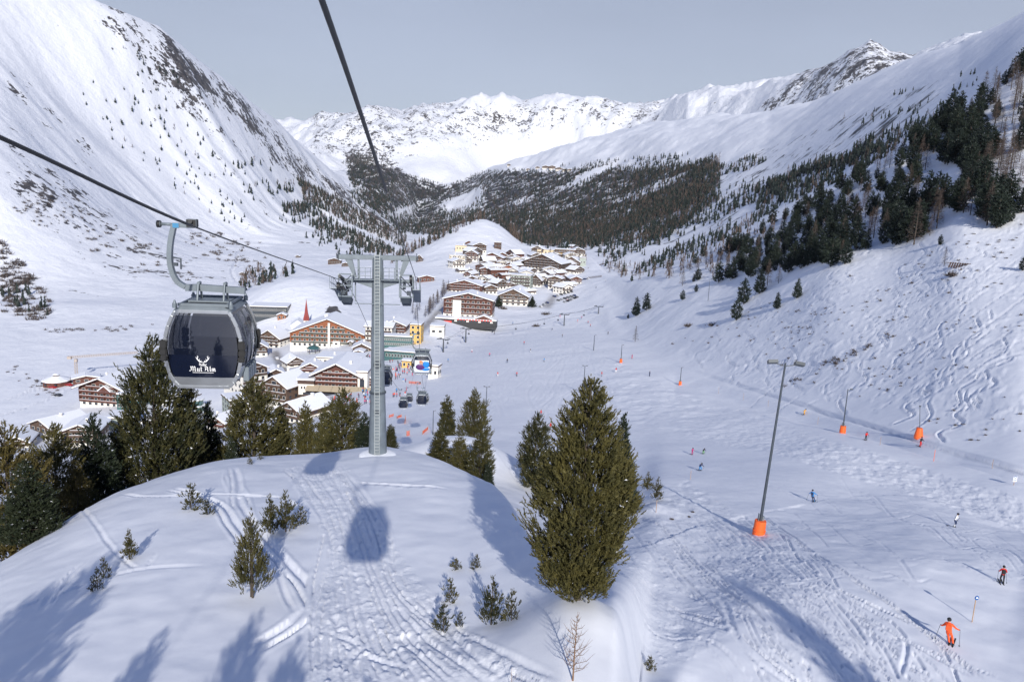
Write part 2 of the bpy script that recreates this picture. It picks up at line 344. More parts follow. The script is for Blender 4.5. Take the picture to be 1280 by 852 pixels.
onfar = (KK > 13.0) * (KK < 14.6)
patch(rock, [(380,130),(830,120),(830,165),(700,168),(560,178),(470,200),(380,200)], .50, onfar)
patch(rock, [(560,140),(760,140),(770,165),(640,170),(580,160)], .56, onfar)
patch(rock, [(470,170),(620,165),(700,190),(560,230),(470,250)], .36, onfar)
patch(rock, [(430,185),(480,195),(560,245),(560,290),(430,290)], .66, onfar + (KK > 12.4))
patch(rock, [(930,140),(1000,90),(1060,50),(1110,45),(1150,65),(1150,95),(1060,125),(960,160)], .56, onfar)
patch(rock, [(1150,90),(1235,40),(1270,35),(1260,55),(1200,80)], .62, onfar)
patch(rock, [(820,150),(870,120),(940,115),(940,145)], .42, onfar)
onr = (KK > 4.6) * (KK < 9.0)
patch(rock, [(370,384),(388,384),(398,390),(380,390)], .9, (KK > 6) * (KK < 7.2))
patch(rock, [(392,381),(420,381),(432,388),(432,396),(418,396),(400,388)], .95, (KK > 6) * (KK < 7.4))
patch(rock, [(950,150),(1130,90),(1280,30),(1280,90),(1130,180),(900,300),(700,300),(780,200)], .14, (KK > 10) * (KK < 12.5))
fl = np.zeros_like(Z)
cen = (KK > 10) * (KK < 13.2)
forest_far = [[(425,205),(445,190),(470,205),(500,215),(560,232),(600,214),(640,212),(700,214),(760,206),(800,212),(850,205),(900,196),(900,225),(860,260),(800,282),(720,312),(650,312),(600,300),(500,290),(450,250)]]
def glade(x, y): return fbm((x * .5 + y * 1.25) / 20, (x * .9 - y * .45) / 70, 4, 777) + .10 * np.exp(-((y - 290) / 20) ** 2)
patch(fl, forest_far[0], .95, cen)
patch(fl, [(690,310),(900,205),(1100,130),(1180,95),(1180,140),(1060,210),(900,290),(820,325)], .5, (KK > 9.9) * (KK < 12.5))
road = np.zeros_like(Z)
patch(road, [(338,440),(348,438),(360,462),(372,480),(374,500),(362,506),(362,486),(350,470)], 1, (KK > 3.5) * (KK < 7))
patch(road, [(520,413),(534,400),(548,386),(556,374),(560,378),(552,392),(538,408),(524,420)], .9, (KK > 4) * (KK < 9))
patch(road, [(676,384),(690,368),(698,370),(688,386)], .8)

def blur(a, n):
    for _ in range(n):
        a[:, 1:-1] = (a[:, :-2] + 2 * a[:, 1:-1] + a[:, 2:]) / 4; a[1:-1] = (a[:-2] + 2 * a[1:-1] + a[2:]) / 4
    return a
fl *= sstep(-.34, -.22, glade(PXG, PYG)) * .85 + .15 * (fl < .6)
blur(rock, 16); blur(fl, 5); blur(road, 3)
def sheet(name, X, Y, ZZ, attrs, mat):
    ny, na = X.shape
    co = np.stack([X, Y, ZZ], -1).reshape(-1, 3).astype(np.float32)
    idx = np.arange(ny * na, dtype=np.int32).reshape(ny, na)
    q = np.stack([idx[:-1, :-1], idx[:-1, 1:], idx[1:, 1:], idx[1:, :-1]], -1).reshape(-1, 4)
    me = bpy.data.meshes.new(name); me.vertices.add(len(co)); me.vertices.foreach_set('co', co.ravel())
    me.loops.add(q.size); me.loops.foreach_set('vertex_index', q.ravel())
    me.polygons.add(len(q)); me.polygons.foreach_set('loop_start', np.arange(0, q.size, 4, dtype=np.int32))
    me.polygons.foreach_set('loop_total', np.full(len(q), 4, np.int32))
    me.polygons.foreach_set('use_smooth', np.ones(len(q), bool)); me.update()
    for n, v in attrs.items():
        at_ = me.attributes.new(n, 'FLOAT', 'POINT'); at_.data.foreach_set('value', v.reshape(-1).astype(np.float32))
    me.materials.append(mat); o = bpy.data.objects.new(name, me); COL.objects.link(o); o['kind'] = 'structure'
    return o

# ------------------------------------------------------------------ materials
MATS = {}
def mat(name, rgb, rough_=.6, metal=0., noise=0., nscale=8., spec=.5, coat=0., bump=0., bscale=20., emit=None, alpha=None, trans=0.):
    if name in MATS: return MATS[name]
    m = bpy.data.materials.new(name); m.use_nodes = True; nt = m.node_tree; b = nt.nodes['Principled BSDF']
    b.inputs['Base Color'].default_value = (*rgb, 1); b.inputs['Roughness'].default_value = rough_
    b.inputs['Metallic'].default_value = metal; b.inputs['Specular IOR Level'].default_value = spec
    b.inputs['Coat Weight'].default_value = coat; b.inputs['Transmission Weight'].default_value = trans
    if noise:
        t = nt.nodes.new('ShaderNodeTexCoord'); n = nt.nodes.new('ShaderNodeTexNoise'); n.inputs['Scale'].default_value = nscale; n.inputs['Detail'].default_value = 5
        nt.links.new(t.outputs['Object'], n.inputs['Vector'])
        r = nt.nodes.new('ShaderNodeMapRange'); r.inputs[1].default_value = .3; r.inputs[2].default_value = .7
        r.inputs[3].default_value = 1 - noise; r.inputs[4].default_value = 1 + noise; nt.links.new(n.outputs[0], r.inputs[0])
        v = nt.nodes.new('ShaderNodeVectorMath'); v.operation = 'SCALE'; v.inputs[0].default_value = rgb
        nt.links.new(r.outputs[0], v.inputs['Scale']); nt.links.new(v.outputs[0], b.inputs['Base Color'])
    if bump:
        t = nt.nodes.new('ShaderNodeTexCoord'); n = nt.nodes.new('ShaderNodeTexNoise'); n.inputs['Scale'].default_value = bscale; n.inputs['Detail'].default_value = 4
        nt.links.new(t.outputs['Object'], n.inputs['Vector']); bp = nt.nodes.new('ShaderNodeBump'); bp.inputs['Strength'].default_value = bump
        nt.links.new(n.outputs[0], bp.inputs['Height']); nt.links.new(bp.outputs[0], b.inputs['Normal'])
    MATS[name] = m; return m
def snow_ground():
    m = bpy.data.materials.new('snow_ground'); m.use_nodes = True; nt = m.node_tree; N = nt.nodes; L = nt.links
    b = N['Principled BSDF']; b.inputs['Roughness'].default_value = .55; b.inputs['Specular IOR Level'].default_value = .35
    g = N.new('ShaderNodeNewGeometry')
    def noise(sc, det=4, src=None, rough=.5):
        n = N.new('ShaderNodeTexNoise'); n.inputs['Scale'].default_value = sc; n.inputs['Detail'].default_value = det; n.inputs['Roughness'].default_value = rough
        L.new(src if src else g.outputs['Position'], n.inputs['Vector']); return n.outputs[0]
    def math_(op, a, c=None, clamp=False):
        n = N.new('ShaderNodeMath'); n.operation = op; n.use_clamp = clamp
        for i, x in enumerate((a, c)):
            if x is None: continue
            if isinstance(x, (int, float)): n.inputs[i].default_value = x
            else: L.new(x, n.inputs[i])
        return n.outputs[0]
    def attr(nm):
        n = N.new('ShaderNodeAttribute'); n.attribute_name = nm; return n.outputs['Fac']
    def mix(f, a, c):
        n = N.new('ShaderNodeMix'); n.data_type = 'RGBA'; L.new(f, n.inputs[0])
        for i, x in ((6, a), (7, c)):
            if isinstance(x, tuple): n.inputs[i].default_value = (*x, 1)
            else: L.new(x, n.inputs[i])
        return n.outputs[2]
    # rock shows where the survey says rock and the fractal field is high enough
    f1 = noise(.011, 9, rough=.64); f2 = noise(.045, 7, rough=.6)
    f3 = noise(.14, 5, rough=.6)
    f = math_('ADD', math_('ADD', math_('MULTIPLY', f1, .40), math_('MULTIPLY', f2, .36)), math_('MULTIPLY', f3, .24))
    t = math_('ADD', f, math_('MULTIPLY', attr('rock'), .48))
    rk = N.new('ShaderNodeMapRange'); L.new(t, rk.inputs[0]); rk.inputs[1].default_value = .765; rk.inputs[2].default_value = .785
    gate = math_('GREATER_THAN', attr('rock'), .1); rkf = math_('MULTIPLY', rk.outputs[0], gate)
    nr = noise(.08, 6); rc = N.new('ShaderNodeValToRGB'); L.new(nr, rc.inputs[0])
    rc.color_ramp.elements[0].position = .35; rc.color_ramp.elements[0].color = (.03, .028, .03, 1)
    rc.color_ramp.elements[1].position = .65; rc.color_ramp.elements[1].color = (.13, .115, .105, 1)
    ns = noise(.6, 5); sc_ = N.new('ShaderNodeValToRGB'); L.new(ns, sc_.inputs[0])
    sc_.color_ramp.elements[0].position = .3; sc_.color_ramp.elements[0].color = (.79, .81, .86, 1)
    sc_.color_ramp.elements[1].position = .7; sc_.color_ramp.elements[1].color = (.87, .885, .92, 1)
    c1 = mix(rkf, sc_.outputs[0], rc.outputs[0])
    # forest floor: dark duff and twigs between snow
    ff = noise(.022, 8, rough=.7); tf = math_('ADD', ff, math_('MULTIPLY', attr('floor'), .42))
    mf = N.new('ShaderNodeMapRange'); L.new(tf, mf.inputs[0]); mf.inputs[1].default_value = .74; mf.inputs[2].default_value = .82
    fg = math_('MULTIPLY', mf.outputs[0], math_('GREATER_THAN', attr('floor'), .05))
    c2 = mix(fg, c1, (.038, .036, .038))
    rd = noise(.5, 4); rr = math_('MULTIPLY', attr('road'), math_('ADD', rd, .35, True))
    c3 = mix(rr, c2, (.24, .215, .19)); L.new(c3, b.inputs['Base Color'])
    # fine relief: powder ripples near, larger lumps far
    mpn = N.new('ShaderNodeMapping'); mpn.inputs['Rotation'].default_value = (0, 0, .5); mpn.inputs['Scale'].default_value = (.8, .5, 1)
    L.new(g.outputs['Position'], mpn.inputs[0])
    h1 = noise(.7, 5, mpn.outputs[0], .5); h2 = noise(5.0, 5, rough=.65); h3 = noise(.05, 7, rough=.62)
    b1 = N.new('ShaderNodeBump'); L.new(math_('MULTIPLY', attr('farness'), .5), b1.inputs['Strength']); b1.inputs['Distance'].default_value = 6.5; L.new(h3, b1.inputs['Height'])
    b2 = N.new('ShaderNodeBump'); b2.inputs['Strength'].default_value = .22; b2.inputs['Distance'].default_value = .12; L.new(h1, b2.inputs['Height']); L.new(b1.outputs[0], b2.inputs['Normal'])
    b3 = N.new('ShaderNodeBump'); b3.inputs['Distance'].default_value = .05; L.new(h2, b3.inputs['Height']); L.new(b2.outputs[0], b3.inputs['Normal'])
    L.new(math_('ADD', math_('MULTIPLY', attr('churn'), .8), .10), b3.inputs['Strength'])
    L.new(b3.outputs[0], b.inputs['Normal'])
    return m
M_SNOWG = snow_ground()
sheet('ground', XG, YG, Z, {'rock': rock, 'floor': fl, 'road': road, 'churn': np.maximum(rough, rs * .5), 'farness': sstep(120, 700, YG) * np.where(KK > 12.2, 2.6, .75)}, M_SNOWG)
xs = np.linspace(-70, 70, 71); ys = np.concatenate([np.linspace(-260, 10, 40), [14.0]])
XB, YB = np.meshgrid(xs, ys); ZB = np.array([[ground(x, min(y, 13.99)) for x in xs] for y in ys])
ZB[-1] = [np.interp(x / 14, AL, Z[0]) for x in xs]; XB = np.where(YB < 13.9, XB * (1 + (14 - YB) / 120), XB)
zz = np.zeros_like(XB); ZB = ZB + 0
sheet('ground_behind', XB, YB, ZB, {'rock': zz, 'floor': zz, 'road': zz, 'churn': zz, 'farness': zz}, M_SNOWG)

# ------------------------------------------------------------------ helpers for things
def tag(o, label=None, cat=None, group=None, kind=None):
    if label: o['label'] = label
    if cat: o['category'] = cat
    if group: o['group'] = group
    if kind: o['kind'] = kind
    return o
def empty(name, loc, label, cat, group=None, rz=0.0):
    o = bpy.data.objects.new(name, None); COL.objects.link(o); o.location = loc; o.rotation_euler = (0, 0, rz)
    o.empty_display_size = .2
    return tag(o, label, cat, group)
class MB:
    """collects shapes with a material slot each; build() makes them ONE mesh"""
    def __init__(s): s.v = []; s.f = []; s.m = []; s.sm = []
    def add(s, vs, fs, m=0, smooth=False):
        b = len(s.v); s.v += [tuple(p) for p in vs]
        for f in fs: s.f.append(tuple(i + b for i in f)); s.m.append(m); s.sm.append(smooth)
    def box(s, c, d, m=0, rot=None):
        x, y, z = d[0] / 2, d[1] / 2, d[2] / 2
        vs = [Vector(p) for p in ((-x,-y,-z),(x,-y,-z),(x,y,-z),(-x,y,-z),(-x,-y,z),(x,-y,z),(x,y,z),(-x,y,z))]
        if rot is not None: vs = [rot @ p for p in vs]
        vs = [p + Vector(c) for p in vs]
        s.add(vs, [(3,2,1,0),(4,5,6,7),(0,1,5,4),(1,2,6,5),(2,3,7,6),(3,0,4,7)], m)
    def beam(s, a, b, w, h, m=0, up=(0, 0, 1)):
        a = Vector(a); b = Vector(b); d = (b - a); L = d.length
        if L < 1e-6: return
        d /= L; u = Vector(up); sd = d.cross(u)
        if sd.length < 1e-3: sd = d.cross(Vector((0, 1, 0)))
        sd.normalize(); u = sd.cross(d)
        R = Matrix((sd, d, u)).transposed(); s.box((a + b) / 2, (w, L, h), m, R)
    def tube(s, pts, r, n=8, m=0, cap=True, smooth=True):
        pts = [Vector(p) for p in pts]; k = len(pts); rs_ = r if isinstance(r, (list, tuple)) else [r] * k
        rings = []; pu = None
        for i in range(k):
            t = (pts[min(i + 1, k - 1)] - pts[max(i - 1, 0)])
            if t.length < 1e-9: t = Vector((0, 0, 1))
            t.normalize()
            if pu is None: pu = t.orthogonal().normalized()
            pu = (pu - t * pu.dot(t)); pu = pu.normalized() if pu.length > 1e-6 else t.orthogonal().normalized()
            w = t.cross(pu)
            rings.append([pts[i] + (pu * math.cos(q) + w * math.sin(q)) * rs_[i] for q in [2 * math.pi * j / n for j in range(n)]])
        vs = [p for rg in rings for p in rg]; fs = []
        for i in range(k - 1):
            for j in range(n): fs.append((i*n+j, i*n+(j+1) % n, (i+1)*n+(j+1) % n, (i+1)*n+j))
        s.add(vs, fs, m, smooth)
        if cap: s.add(rings[0][::-1], [tuple(range(n))], m); s.add(rings[-1], [tuple(range(n))], m)
    def prism(s, poly, a, b, m=0):
        """poly in (p, q); a, b functions/offset vectors: extrude from a to b"""
        n = len(poly); vs = [Vector(p) + Vector(a) for p in poly] + [Vector(p) + Vector(b) for p in poly]
        s.add(vs, [tuple(range(n))[::-1], tuple(range(n, 2 * n))] + [(i, (i+1) % n, n+(i+1) % n, n+i) for i in range(n)], m)
    def ball(s, c, r, m=0, seg_=8, rg=6, sc=(1, 1, 1)):
        vs = []; fs = []
        for i in range(rg + 1):
            th = math.pi * i / rg
            for j in range(seg_):
                ph = 2 * math.pi * j / seg_; vs.append((c[0] + r*sc[0]*math.sin(th)*math.cos(ph), c[1] + r*sc[1]*math.sin(th)*math.sin(ph), c[2] + r*sc[2]*math.cos(th)))
        for i in range(rg):
            for j in range(seg_): fs.append((i*seg_+j, (i+1)*seg_+j, (i+1)*seg_+(j+1) % seg_, i*seg_+(j+1) % seg_))
        s.add(vs, fs, m, True)
    def mesh(s, name, mats):
        me = bpy.data.meshes.new(name); me.from_pydata(s.v, [], s.f)
        me.polygons.foreach_set('material_index', s.m); me.polygons.foreach_set('use_smooth', s.sm)
        for m_ in (mats if isinstance(mats, (list, tuple)) else [mats]): me.materials.append(m_)
        me.update(); return me
    def build(s, name, mats, parent=None, bevel=0, label=None):
        me = s.mesh(name, mats)
        if bevel:
            bm = bmesh.new(); bm.from_mesh(me); bmesh.ops.remove_doubles(bm, verts=bm.verts, dist=1e-5)
            bmesh.ops.bevel(bm, geom=[e for e in bm.edges if len(e.link_faces) == 2 and e.calc_face_angle(0) > .6], offset=bevel, segments=2, affect='EDGES', clamp_overlap=True)
            bm.to_mesh(me); bm.free()
        o = bpy.data.objects.new(name, me); COL.objects.link(o); o.parent = parent
        if label: o['label'] = label
        return o
def lk(name, me, parent=None, loc=None):
    o = bpy.data.objects.new(name, me); COL.objects.link(o); o.parent = parent
    if loc is not None: o.location = loc
    return o
def copy_tree(o, parent=None):
    c = o.copy(); COL.objects.link(c); c.parent = parent
    for ch in list(o.children): copy_tree(ch, c)
    return c

# ------------------------------------------------------------------ vegetation
def foliage_mat(name, c1, c2, rand=.25, trans=.0):
    m = bpy.data.materials.new(name); m.use_nodes = True; nt = m.node_tree; b = nt.nodes['Principled BSDF']; L = nt.links
    b.inputs['Roughness'].default_value = .6; b.inputs['Specular IOR Level'].default_value = .25
    t = nt.nodes.new('ShaderNodeTexCoord'); n = nt.nodes.new('ShaderNodeTexNoise'); n.inputs['Scale'].default_value = 1.3; n.inputs['Detail'].default_value = 3
    L.new(t.outputs['Object'], n.inputs['Vector'])
    oi = nt.nodes.new('ShaderNodeObjectInfo'); ad = nt.nodes.new('ShaderNodeMath'); ad.operation = 'MULTIPLY_ADD'
    L.new(oi.outputs['Random'], ad.inputs[0]); ad.inputs[1].default_value = rand; L.new(n.outputs[0], ad.inputs[2])
    r = nt.nodes.new('ShaderNodeValToRGB'); L.new(ad.outputs[0], r.inputs[0])
    r.color_ramp.elements[0].position = .35; r.color_ramp.elements[0].color = (*c1, 1)
    r.color_ramp.elements[1].position = .65 + rand * .7; r.color_ramp.elements[1].color = (*c2, 1)
    L.new(r.outputs[0], b.inputs['Base Color']); return m
M_NEEDLE = foliage_mat('pine_needles', (.016, .022, .010), (.100, .088, .028))
M_DARK = foliage_mat('dark_needles', (.012, .020, .014), (.035, .045, .022))
M_OLIVE = foliage_mat('olive_needles', (.045, .042, .014), (.125, .098, .03))
M_FAR = foliage_mat('distant_needles', (.010, .018, .018), (.030, .042, .030), .5)
M_BARK = mat('bark', (.065, .05, .04), .9, noise=.35, nscale=6)
M_LARCH = foliage_mat('larch_twigs', (.055, .042, .038), (.115, .082, .064), .5)
M_BRANCH = mat('dead_branch', (.20, .12, .07), .9)
M_SNOW = mat('snow_cover', (.86, .88, .92), .55, noise=.03, nscale=2, bump=.15, bscale=3)

def tri_mesh(name, V, mi, mats, extra=None):
    """V: (n,3,3) triangles -> mesh"""
    n = len(V); co = np.asarray(V, np.float32).reshape(-1, 3); ev = []; ef = []; em = []
    me = bpy.data.meshes.new(name)
    if extra is not None:
        ev, ef, em = np.array([tuple(p) for p in extra.v], np.float32), extra.f, extra.m
        allv = np.concatenate([co, ev]); b = n * 3
        faces = [tuple(i + b for i in f) for f in ef]
    else: allv = co; faces = []
    loops = np.concatenate([np.arange(n * 3)] + [np.array(f) for f in faces]).astype(np.int32) if faces else np.arange(n * 3, dtype=np.int32)
    tot = np.array([3] * n + [len(f) for f in faces], np.int32); st = np.concatenate([[0], np.cumsum(tot)[:-1]]).astype(np.int32)
    me.vertices.add(len(allv)); me.vertices.foreach_set('co', allv.ravel()); me.loops.add(len(loops)); me.loops.foreach_set('vertex_index', loops)
    me.polygons.add(len(tot)); me.polygons.foreach_set('loop_start', st); me.polygons.foreach_set('loop_total', tot)
    me.polygons.foreach_set('material_index', np.concatenate([np.asarray(mi), em]).astype(np.int32) if faces else np.asarray(mi, np.int32))
    me.update(); me.validate()
    for m_ in mats: me.materials.append(m_)
    return me
def blades(C, D, L, Wd, k, rg, spread=.28):
    """k thin triangles around every tuft centre C pointing about D"""
    n = len(C); C = np.repeat(C, k, 0); D = np.repeat(D, k, 0)
    d = D + rg.normal(0, spread, D.shape); d /= np.linalg.norm(d, axis=1)[:, None] + 1e-9
    s = np.cross(d, rg.normal(0, 1, D.shape)); s /= np.linalg.norm(s, axis=1)[:, None] + 1e-9
    l = L * rg.uniform(.7, 1.25, (n * k, 1)); w = Wd * rg.uniform(.7, 1.3, (n * k, 1))
    b = C - d * l * .15
    return np.stack([b + s * w * .5, b - s * w * .5 + d * l * .15, C + d * l], 1)
def prof_pine(t):                                           # t = 0 at the tip, 1 at the ground
    return np.where(t < .58, np.clip(t / .58, 0, 1) ** .72, 1 - .45 * (np.maximum(t - .58, 0) / .42) ** 1.7)
def prof_cone(t): return .06 + .94 * np.clip(t, 0, 1) ** .85
def conifer_mesh(name, seed, H, Wd, nclump, ntuft, k, prof, mats, blade=(.2, .05), crad=.40, base=.04, snow=.02, up=.55, fork=0, fing=4):
    """crown of upswept clumps of needle tufts; origin at the foot of the tree"""
    rg = np.random.default_rng(seed); C, D, SN = [], [], []
    ga = 2.39996; lobes = rg.uniform(0, 6.28, 3)
    for i in range(nclump):
        t = ((i + .5) / nclump) ** .62
        z = H * (1 - base) * (1 - t) + base * H
        az = i * ga + rg.normal(0, .3)
        lump = 1 + .15 * math.sin(az * 2 + lobes[0] + 3 * t) + .10 * math.sin(az * 3 + lobes[1] - 7 * t) + rg.normal(0, .09)
        R = Wd / 2 * float(prof(np.array(t))) * max(.45, lump) * (1.0 + (.16 if rg.random() < .12 else 0))
        inner = rg.random() < .28
        rr = R * (rg.uniform(.35, .7) if inner else rg.uniform(.86, 1.03))
        c = np.array([rr * math.cos(az), rr * math.sin(az), z + rr * .18 + rg.normal(0, .12)])
        out = np.array([math.cos(az), math.sin(az), up]); out /= np.linalg.norm(out)
        s = crad * (.5 + .6 * min(1, R / (Wd * .3))) * rg.uniform(.6, 1.35)
        m = max(2, int(ntuft * (s / crad) ** 2 * rg.uniform(.8, 1.2)))
        p = rg.normal(0, 1, (m, 3)); p /= np.linalg.norm(p, axis=1)[:, None]
        p = p * rg.uniform(.35, 1.0, (m, 1)) * s * np.array([1, 1, .7])
        along = rg.uniform(-1.1, .3, (m, 1)) * out * s
        q = c + p * .8 + along                               # foot of every upswept twig
        dd = p / s * .45 + out * .75 + np.array([0, 0, .45]) + rg.normal(0, .18, (m, 3)); dd /= np.linalg.norm(dd, axis=1)[:, None]
        ln = s * rg.uniform(.55, 1.0, (m, 1)); nn = fing
        tt = (np.arange(nn) + .5) / nn
        Q = q[:, None, :] + dd[:, None, :] * ln[:, None, :] * tt[None, :, None]
        rad = rg.normal(0, 1, Q.shape); rad /= np.linalg.norm(rad, axis=2)[:, :, None]
        C.append(Q.reshape(-1, 3)); D.append((rad * .62 + dd[:, None, :] * .9).reshape(-1, 3))
        if rg.random() < snow * 8:
            SN.append(q[np.argmax(q[:, 2])] + np.array([0, 0, .08]))
    m = 14; tz = np.linspace(.80, 1.0, m) * H; C.append(np.stack([rg.normal(0, .05, m), rg.normal(0, .05, m), tz], 1)); D.append(np.tile([0, 0, 1.2], (m, 1)) + rg.normal(0, .3, (m, 3)))
    C = np.concatenate(C); D = np.concatenate(D)
    T = blades(C, D, blade[0], blade[1], k, rg); mi = np.zeros(len(T), int)
    if SN:
        SN = np.array(SN); q = np.repeat(SN, 4, 0); a = rg.normal(0, .042 * crad / .4, (len(q), 3, 3)); a[:, :, 2] *= .35
        T = np.concatenate([T, q[:, None, :] + a * 1.4]); mi = np.concatenate([mi, np.ones(len(q), int)])
    return T, mi
def trunk_mb(H, r, seed, nb=26, Wd=3.0, forkn=1):
    rg = random.Random(seed); mb = MB()
    for f in range(forkn):
        ox = (f - (forkn - 1) / 2) * r * 3
        mb.tube([(ox, 0, -.6), (ox * 1.1 + rg.gauss(0, r * .3), rg.gauss(0, r * .3), H * .3), (ox * .8 + rg.gauss(0, r * .3), rg.gauss(0, r * .3), H * .65), (ox * .3, 0, H * .96)], [r * 1.25, r * .9, r * .5, r * .1], 7)
    for i in range(nb):
        z = H * (.08 + .8 * i / nb); az = i * 2.4 + rg.gauss(0, .3); l = Wd / 2 * (1 - z / H) ** .6 * .75
        mb.tube([(0, 0, z), (math.cos(az) * l * .5, math.sin(az) * l * .5, z + l * .05), (math.cos(az) * l, math.sin(az) * l, z + l * .28)], [r * .28, r * .18, r * .06], 4, cap=False)
    return mb
PROTO = {}
def proto_conifer(key, seed, H, Wd, nclump, ntuft, k, prof, fm, forkn=1, **kw):
    T, mi = conifer_mesh(key, seed, H, Wd, nclump, ntuft, k, prof, None, **kw)
    cm = tri_mesh('crown', T, mi, [fm, M_SNOW]); tm = trunk_mb(H, H * .018, seed, Wd=Wd, forkn=forkn).mesh('trunk', [M_BARK]); PROTO[key] = (cm, tm, H, Wd)
proto_conifer('big', 3, 10.5, 5.0, 600, 14, 3, prof_pine, M_NEEDLE, blade=(.14, .052), crad=.44, snow=.012, fing=7)
proto_conifer('pineA', 5, 10, 5.2, 270, 13, 3, prof_pine, M_NEEDLE, blade=(.20, .08), crad=.56, fing=5, snow=.06)
proto_conifer('pineB', 8, 10, 4.2, 250, 13, 3, lambda t: .9 * np.clip(t, 0, 1) ** .6 + .05, M_NEEDLE, blade=(.20, .08), crad=.50, fing=5, snow=.06)
proto_conifer('pineO', 9, 10, 6.0, 260, 13, 3, prof_pine, M_OLIVE, blade=(.20, .08), crad=.58, fing=5, snow=.05)
proto_conifer('pineD', 12, 10, 4.6, 260, 13, 3, prof_cone, M_DARK, blade=(.20, .08), crad=.50, fing=5, snow=.06)
proto_conifer('sapA', 21, 2.6, 1.35, 56, 6, 4, prof_cone, M_NEEDLE, blade=(.10, .036), crad=.20, snow=.005, fing=5, up=.9)
proto_conifer('sapB', 24, 1.5, .85, 30, 4, 4, prof_cone, M_NEEDLE, blade=(.10, .034), crad=.17, snow=.01, fing=5, up=.8)
proto_conifer('sapC', 25, 3.6, 2.3, 110, 8, 4, lambda t: prof_cone(t), M_NEEDLE, blade=(.11, .035), crad=.27, snow=.0, fing=5, up=.8, forkn=2, base=.14)
def tree(key, loc, h, w, label, group=None, name='pine_tree', rz=None, cat='tree', lean=0, fm=None):
    cm, tm, H, Wd = PROTO[key]
    o = empty(name, loc, label, cat, group, rnd.uniform(0, 6.28) if rz is None else rz)
    o.scale = (w / Wd, w / Wd, h / H)
    lk('crown', cm, o); lk('trunk', tm, o); return o
def px_tree(key, bx, by, ty, wpx, label, group=None, name='pine_tree', Y=None, rz=None, cat='tree'):
    """foot at pixel (bx, by), top at row ty; Y = distance when the foot is hidden"""
    if Y is None: p = at(bx, by)
    else: p = PT(bx, by, Y); p.z = ground(p.x, p.y)
    a1, e1 = ae(bx, ty); h = float(e1) * p.y - p.z; w = wpx / FPX * p.y * .84
    return tree(key, p, h, w, label, group, name, rz, cat)

big = px_tree('big', 720, 775, 469, 142, 'big dense olive green stone pine on the right of the knoll, nearest of the trees', rz=1.0, Y=29.6)
G_ = 'pines below the knoll on the left'
px_tree('pineA', 196, 606, 424, 100, 'tall olive pine directly below the black gondola cabin', G_, Y=76, rz=.4)
px_tree('pineB', 236, 600, 470, 60, 'pine crown reaching up just right of the tall one under the gondola cabin', G_, Y=84)
px_tree('pineD', 262, 590, 502, 62, 'blackish green conical conifer right of the gondola cabin pine', G_, Y=88)
px_tree('pineA', 318, 578, 472, 92, 'wide bushy pine beside the village street, left of the smaller slim pines', G_, Y=90)
px_tree('pineB', 352, 580, 506, 46, 'lower pine leaning on the right flank of the wide bushy pine', G_, Y=94)
px_tree('pineB', 382, 575, 502, 40, 'slim pointed pine in front of the crowd at the hotel terrace', G_, Y=92)
px_tree('pineA', 428, 568, 486, 66, 'middle-sized pine just left of the lift mast, in front of the terrace hotel', G_, Y=86)
px_tree('pineB', 405, 568, 508, 34, 'narrow pine between the slim pointed pine and the one left of the mast', G_, Y=90)
px_tree('pineD', 456, 566, 515, 34, 'small dark pine touching the left edge of the lift mast', G_, Y=84)
px_tree('pineB', 488, 560, 530, 22, 'little pine peeping out right of the lift mast foot', G_, Y=80)
px_tree('pineO', 18, 702, 530, 120, 'yellowish olive pine at the left edge of the view', G_, Y=56, rz=2.)
px_tree('pineD', 40, 690, 575, 80, 'dark snow flecked pine in the shade in front of the yellowish pine', G_, Y=52)
px_tree('pineA', 75, 660, 532, 80, 'broad pine between the yellowish pine and the narrow dark one', G_, Y=66)
px_tree('pineD', 122, 640, 518, 80, 'dark green pine left of the tall pine below the gondola', G_, Y=70)
px_tree('pineB', 152, 630, 528, 46, 'ragged topped slim pine between the dark pine and the tall pine', G_, Y=76)
px_tree('pineO', 98, 650, 575, 40, 'low brownish pine in the gap left of the dark pine', G_, Y=64)
px_tree('pineD', 290, 590, 545, 30, 'low dark conifer filling the gap left of the wide bushy pine', G_, Y=84)
G_ = 'pines on and around the snowy mound right of the mast'
px_tree('pineB', 558, 548, 494, 32, 'pointed pine on the left of the two standing behind the snowy mound', G_, Y=122)
px_tree('pineA', 592, 552, 487, 40, 'larger pine behind the snowy mound, beside a lamp post', G_, Y=122)
px_tree('pineB', 549, 584, 536, 36, 'leftmost pine in the row in front of the snowy mound', G_, Y=92)
px_tree('pineB', 574, 594, 544, 34, 'middle pine in the row in front of the snowy mound', G_, Y=90)
px_tree('pineA', 599, 604, 541, 42, 'rightmost and widest pine in the row in front of the snowy mound', G_, Y=88)
px_tree('pineD', 610, 606, 576, 20, 'small dark pine at the right end of the mound row', G_, Y=84)
px_tree('pineA', 668, 598, 516, 50, 'pine half hidden behind the left flank of the big olive pine', Y=94)
px_tree('pineD', 775, 600, 516, 48, 'dark pine half hidden behind the right flank of the big olive pine', Y=88)
px_tree('sapA', 809, 612, 589, 15, 'left one of two small conifers on the piste edge right of the big pine', name='young_pine')
px_tree('sapA', 821, 625, 595, 15, 'right one of two small conifers on the piste edge right of the big pine', name='young_pine')
G_ = 'young pines on the knoll'
